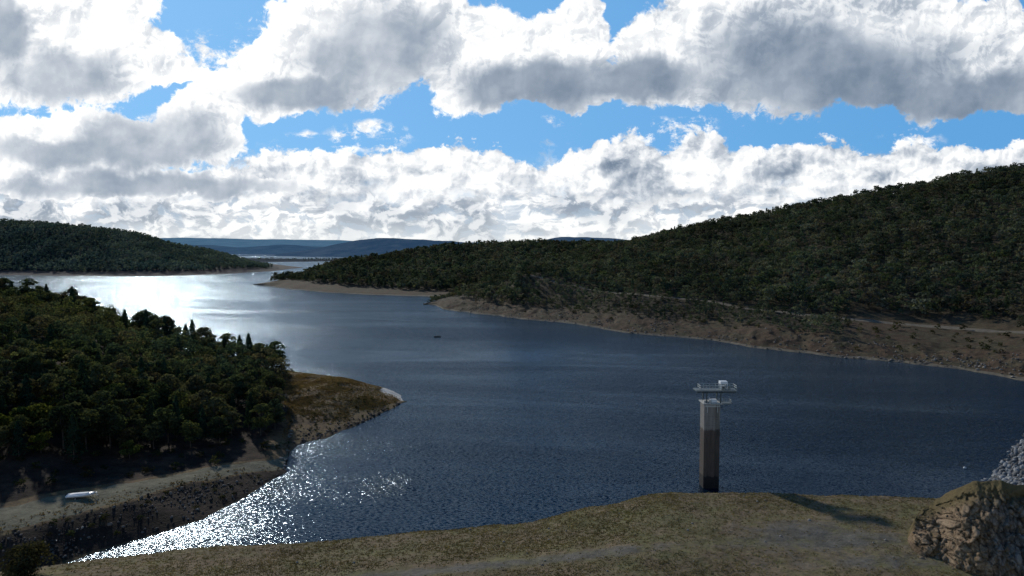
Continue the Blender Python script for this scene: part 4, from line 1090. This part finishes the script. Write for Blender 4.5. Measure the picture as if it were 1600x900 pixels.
    bB = nt.math('ADD', nt.math('ADD', nt.math('ADD', .86, nt.math('MULTIPLY', relB, .24)), nt.math('MULTIPLY', rs, .10)), nt.math('MULTIPLY', nt.ss(over, .10, .8), nt.ss(shade, .46, .62, .08, -.40)))
    bB = nt.math('ADD', bB, nt.ss(U, -5, 6, .08, -.10))
    cB = ramp(bB)
    col = nt.mix(nt.math('MULTIPLY', aB, lowfade), col, cB)
    # ---- torn wisps in the gaps
    W = union([blob(*b) for b in ((575, 215, 95, 32), (1070, 210, 80, 34), (335, 85, 75, 55), (870, 182, 40, 12), (1420, 212, 70, 22), (455, 232, 60, 26), (150, 175, 120, 14))], .1)
    wn = nt.noise(nt.vec('MULTIPLY', UV, (.8, 1.2, 0)), 2.4, 8, .70, '2D', .15)
    aW = nt.math('MULTIPLY', nt.ss(wn, .47, .66), nt.ss(W, .0, .45))
    col = nt.mix(aW, col, ramp(nt.math('ADD', 1.0, nt.math('MULTIPLY', rs, .12))))
    # ---- big near clouds
    A = union([blob(*b) for b in ((40, 40, 175, 130), (165, 95, 120, 68), (262, 112, 60, 26), (150, 228, 230, 56), (300, 205, 85, 60), (560, 55, 165, 122), (420, 128, 105, 62), (735, 85, 135, 88), (905, 60, 48, 78), (880, 128, 150, 36), (1035, 85, 105, 80), (1250, 68, 270, 112), (1480, 115, 250, 66), (1540, 70, 110, 60), (200, 288, 270, 24) , (60, -160, 220, 120))] , .22)
    va = nt.vec('ADD', UV, (11.3, 5.1, 0))
    na, na2 = billow(va, .72), billow(nt.vec('ADD', va, off), .72)
    fine = nt.math('SUBTRACT', nt.noise(UV, 5.5, 6, .72, '2D', .6), .5)
    dA_ = nt.math('ADD', nt.math('ADD', nt.math('MULTIPLY', A, 1.35), nt.math('MULTIPLY', na, .66)), nt.math('MULTIPLY', fine, .42))
    aA = nt.ss(dA_, .02, .17)
    D = union([blob(*b) for b in ((100, 120, 105, 42), (235, 218, 112, 48), (90, 240, 120, 24), (585, 85, 105, 68), (470, 148, 110, 26), (835, 132, 130, 36), (1000, 122, 100, 30), (1290, 112, 195, 72), (1480, 148, 230, 38), (5, 40, 35, 60), (240, 290, 250, 20))], .35)
    dk_ = nt.ss(nt.math('ADD', D, nt.math('MULTIPLY', na, .36)), -.48, .50)
    relA = nt.ss(nt.math('SUBTRACT', na, na2), -.45, .40, -1, 1)
    soft = nt.noise(nt.vec('ADD', UV, (1.5, .4, 0)), .9, 4, .5, '2D')
    lift = nt.math('ADD', nt.math('MULTIPLY', nt.math('SUBTRACT', 1.0, nt.math('MULTIPLY', dk_, .60)), nt.math('MULTIPLY', relA, .22)), nt.math('MULTIPLY', nt.math('SUBTRACT', 1.0, nt.math('MULTIPLY', dk_, .88)), nt.math('MULTIPLY', rs, .13)))
    bA = nt.math('ADD', nt.math('SUBTRACT', 1.0, nt.math('MULTIPLY', dk_, .58)), lift)
    bA = nt.math('ADD', bA, nt.math('ADD', nt.ss(soft, .35, .65, -.10, .10), nt.ss(U, -5, 5, .12, -.12)))
    cA = ramp(bA)
    col = nt.mix(aA, col, cA)
    nt.n('ShaderNodeOutputWorld', None, {'Surface': nt.n('ShaderNodeBackground', None, {'Color': nt.n('ShaderNodeVectorMath', {'operation': 'SCALE'}, {0: col, 'Scale': 1 / S}).outputs[0], 'Strength': S}).outputs[0]})
    w.cycles.sampling_method = 'MANUAL'; w.cycles.sample_map_resolution = 1024
SKYMODE = 'full'
build_world()

sun = bpy.data.lights.new('sun', 'SUN'); sun.energy = 2.7; sun.angle = R(1.8); sun.color = (1.0, .95, .87)
so = bpy.data.objects.new('sun', sun); COL.objects.link(so); so.rotation_euler = (-SUN_DIR).to_track_quat('-Z', 'Y').to_euler(); so.location = (-60, 80, 200)

cam = bpy.data.cameras.new('camera'); cam.sensor_width = 36; cam.lens = 36 * F / 1600; cam.clip_start = 1; cam.clip_end = 60000
co = bpy.data.objects.new('camera', cam); COL.objects.link(co); co.location = (0, 0, H); co.rotation_euler = (math.pi / 2 - TH, 0, 0)
SC.camera = co
SC.view_settings.view_transform = 'Standard'; SC.view_settings.look = 'None'; SC.view_settings.exposure = 0; SC.view_settings.gamma = 1
cy = SC.cycles
cy.max_bounces = 5; cy.diffuse_bounces = 2; cy.glossy_bounces = 2; cy.transmission_bounces = 2; cy.transparent_max_bounces = 4
cy.caustics_reflective = False; cy.caustics_refractive = False; cy.sample_clamp_indirect = 3.0
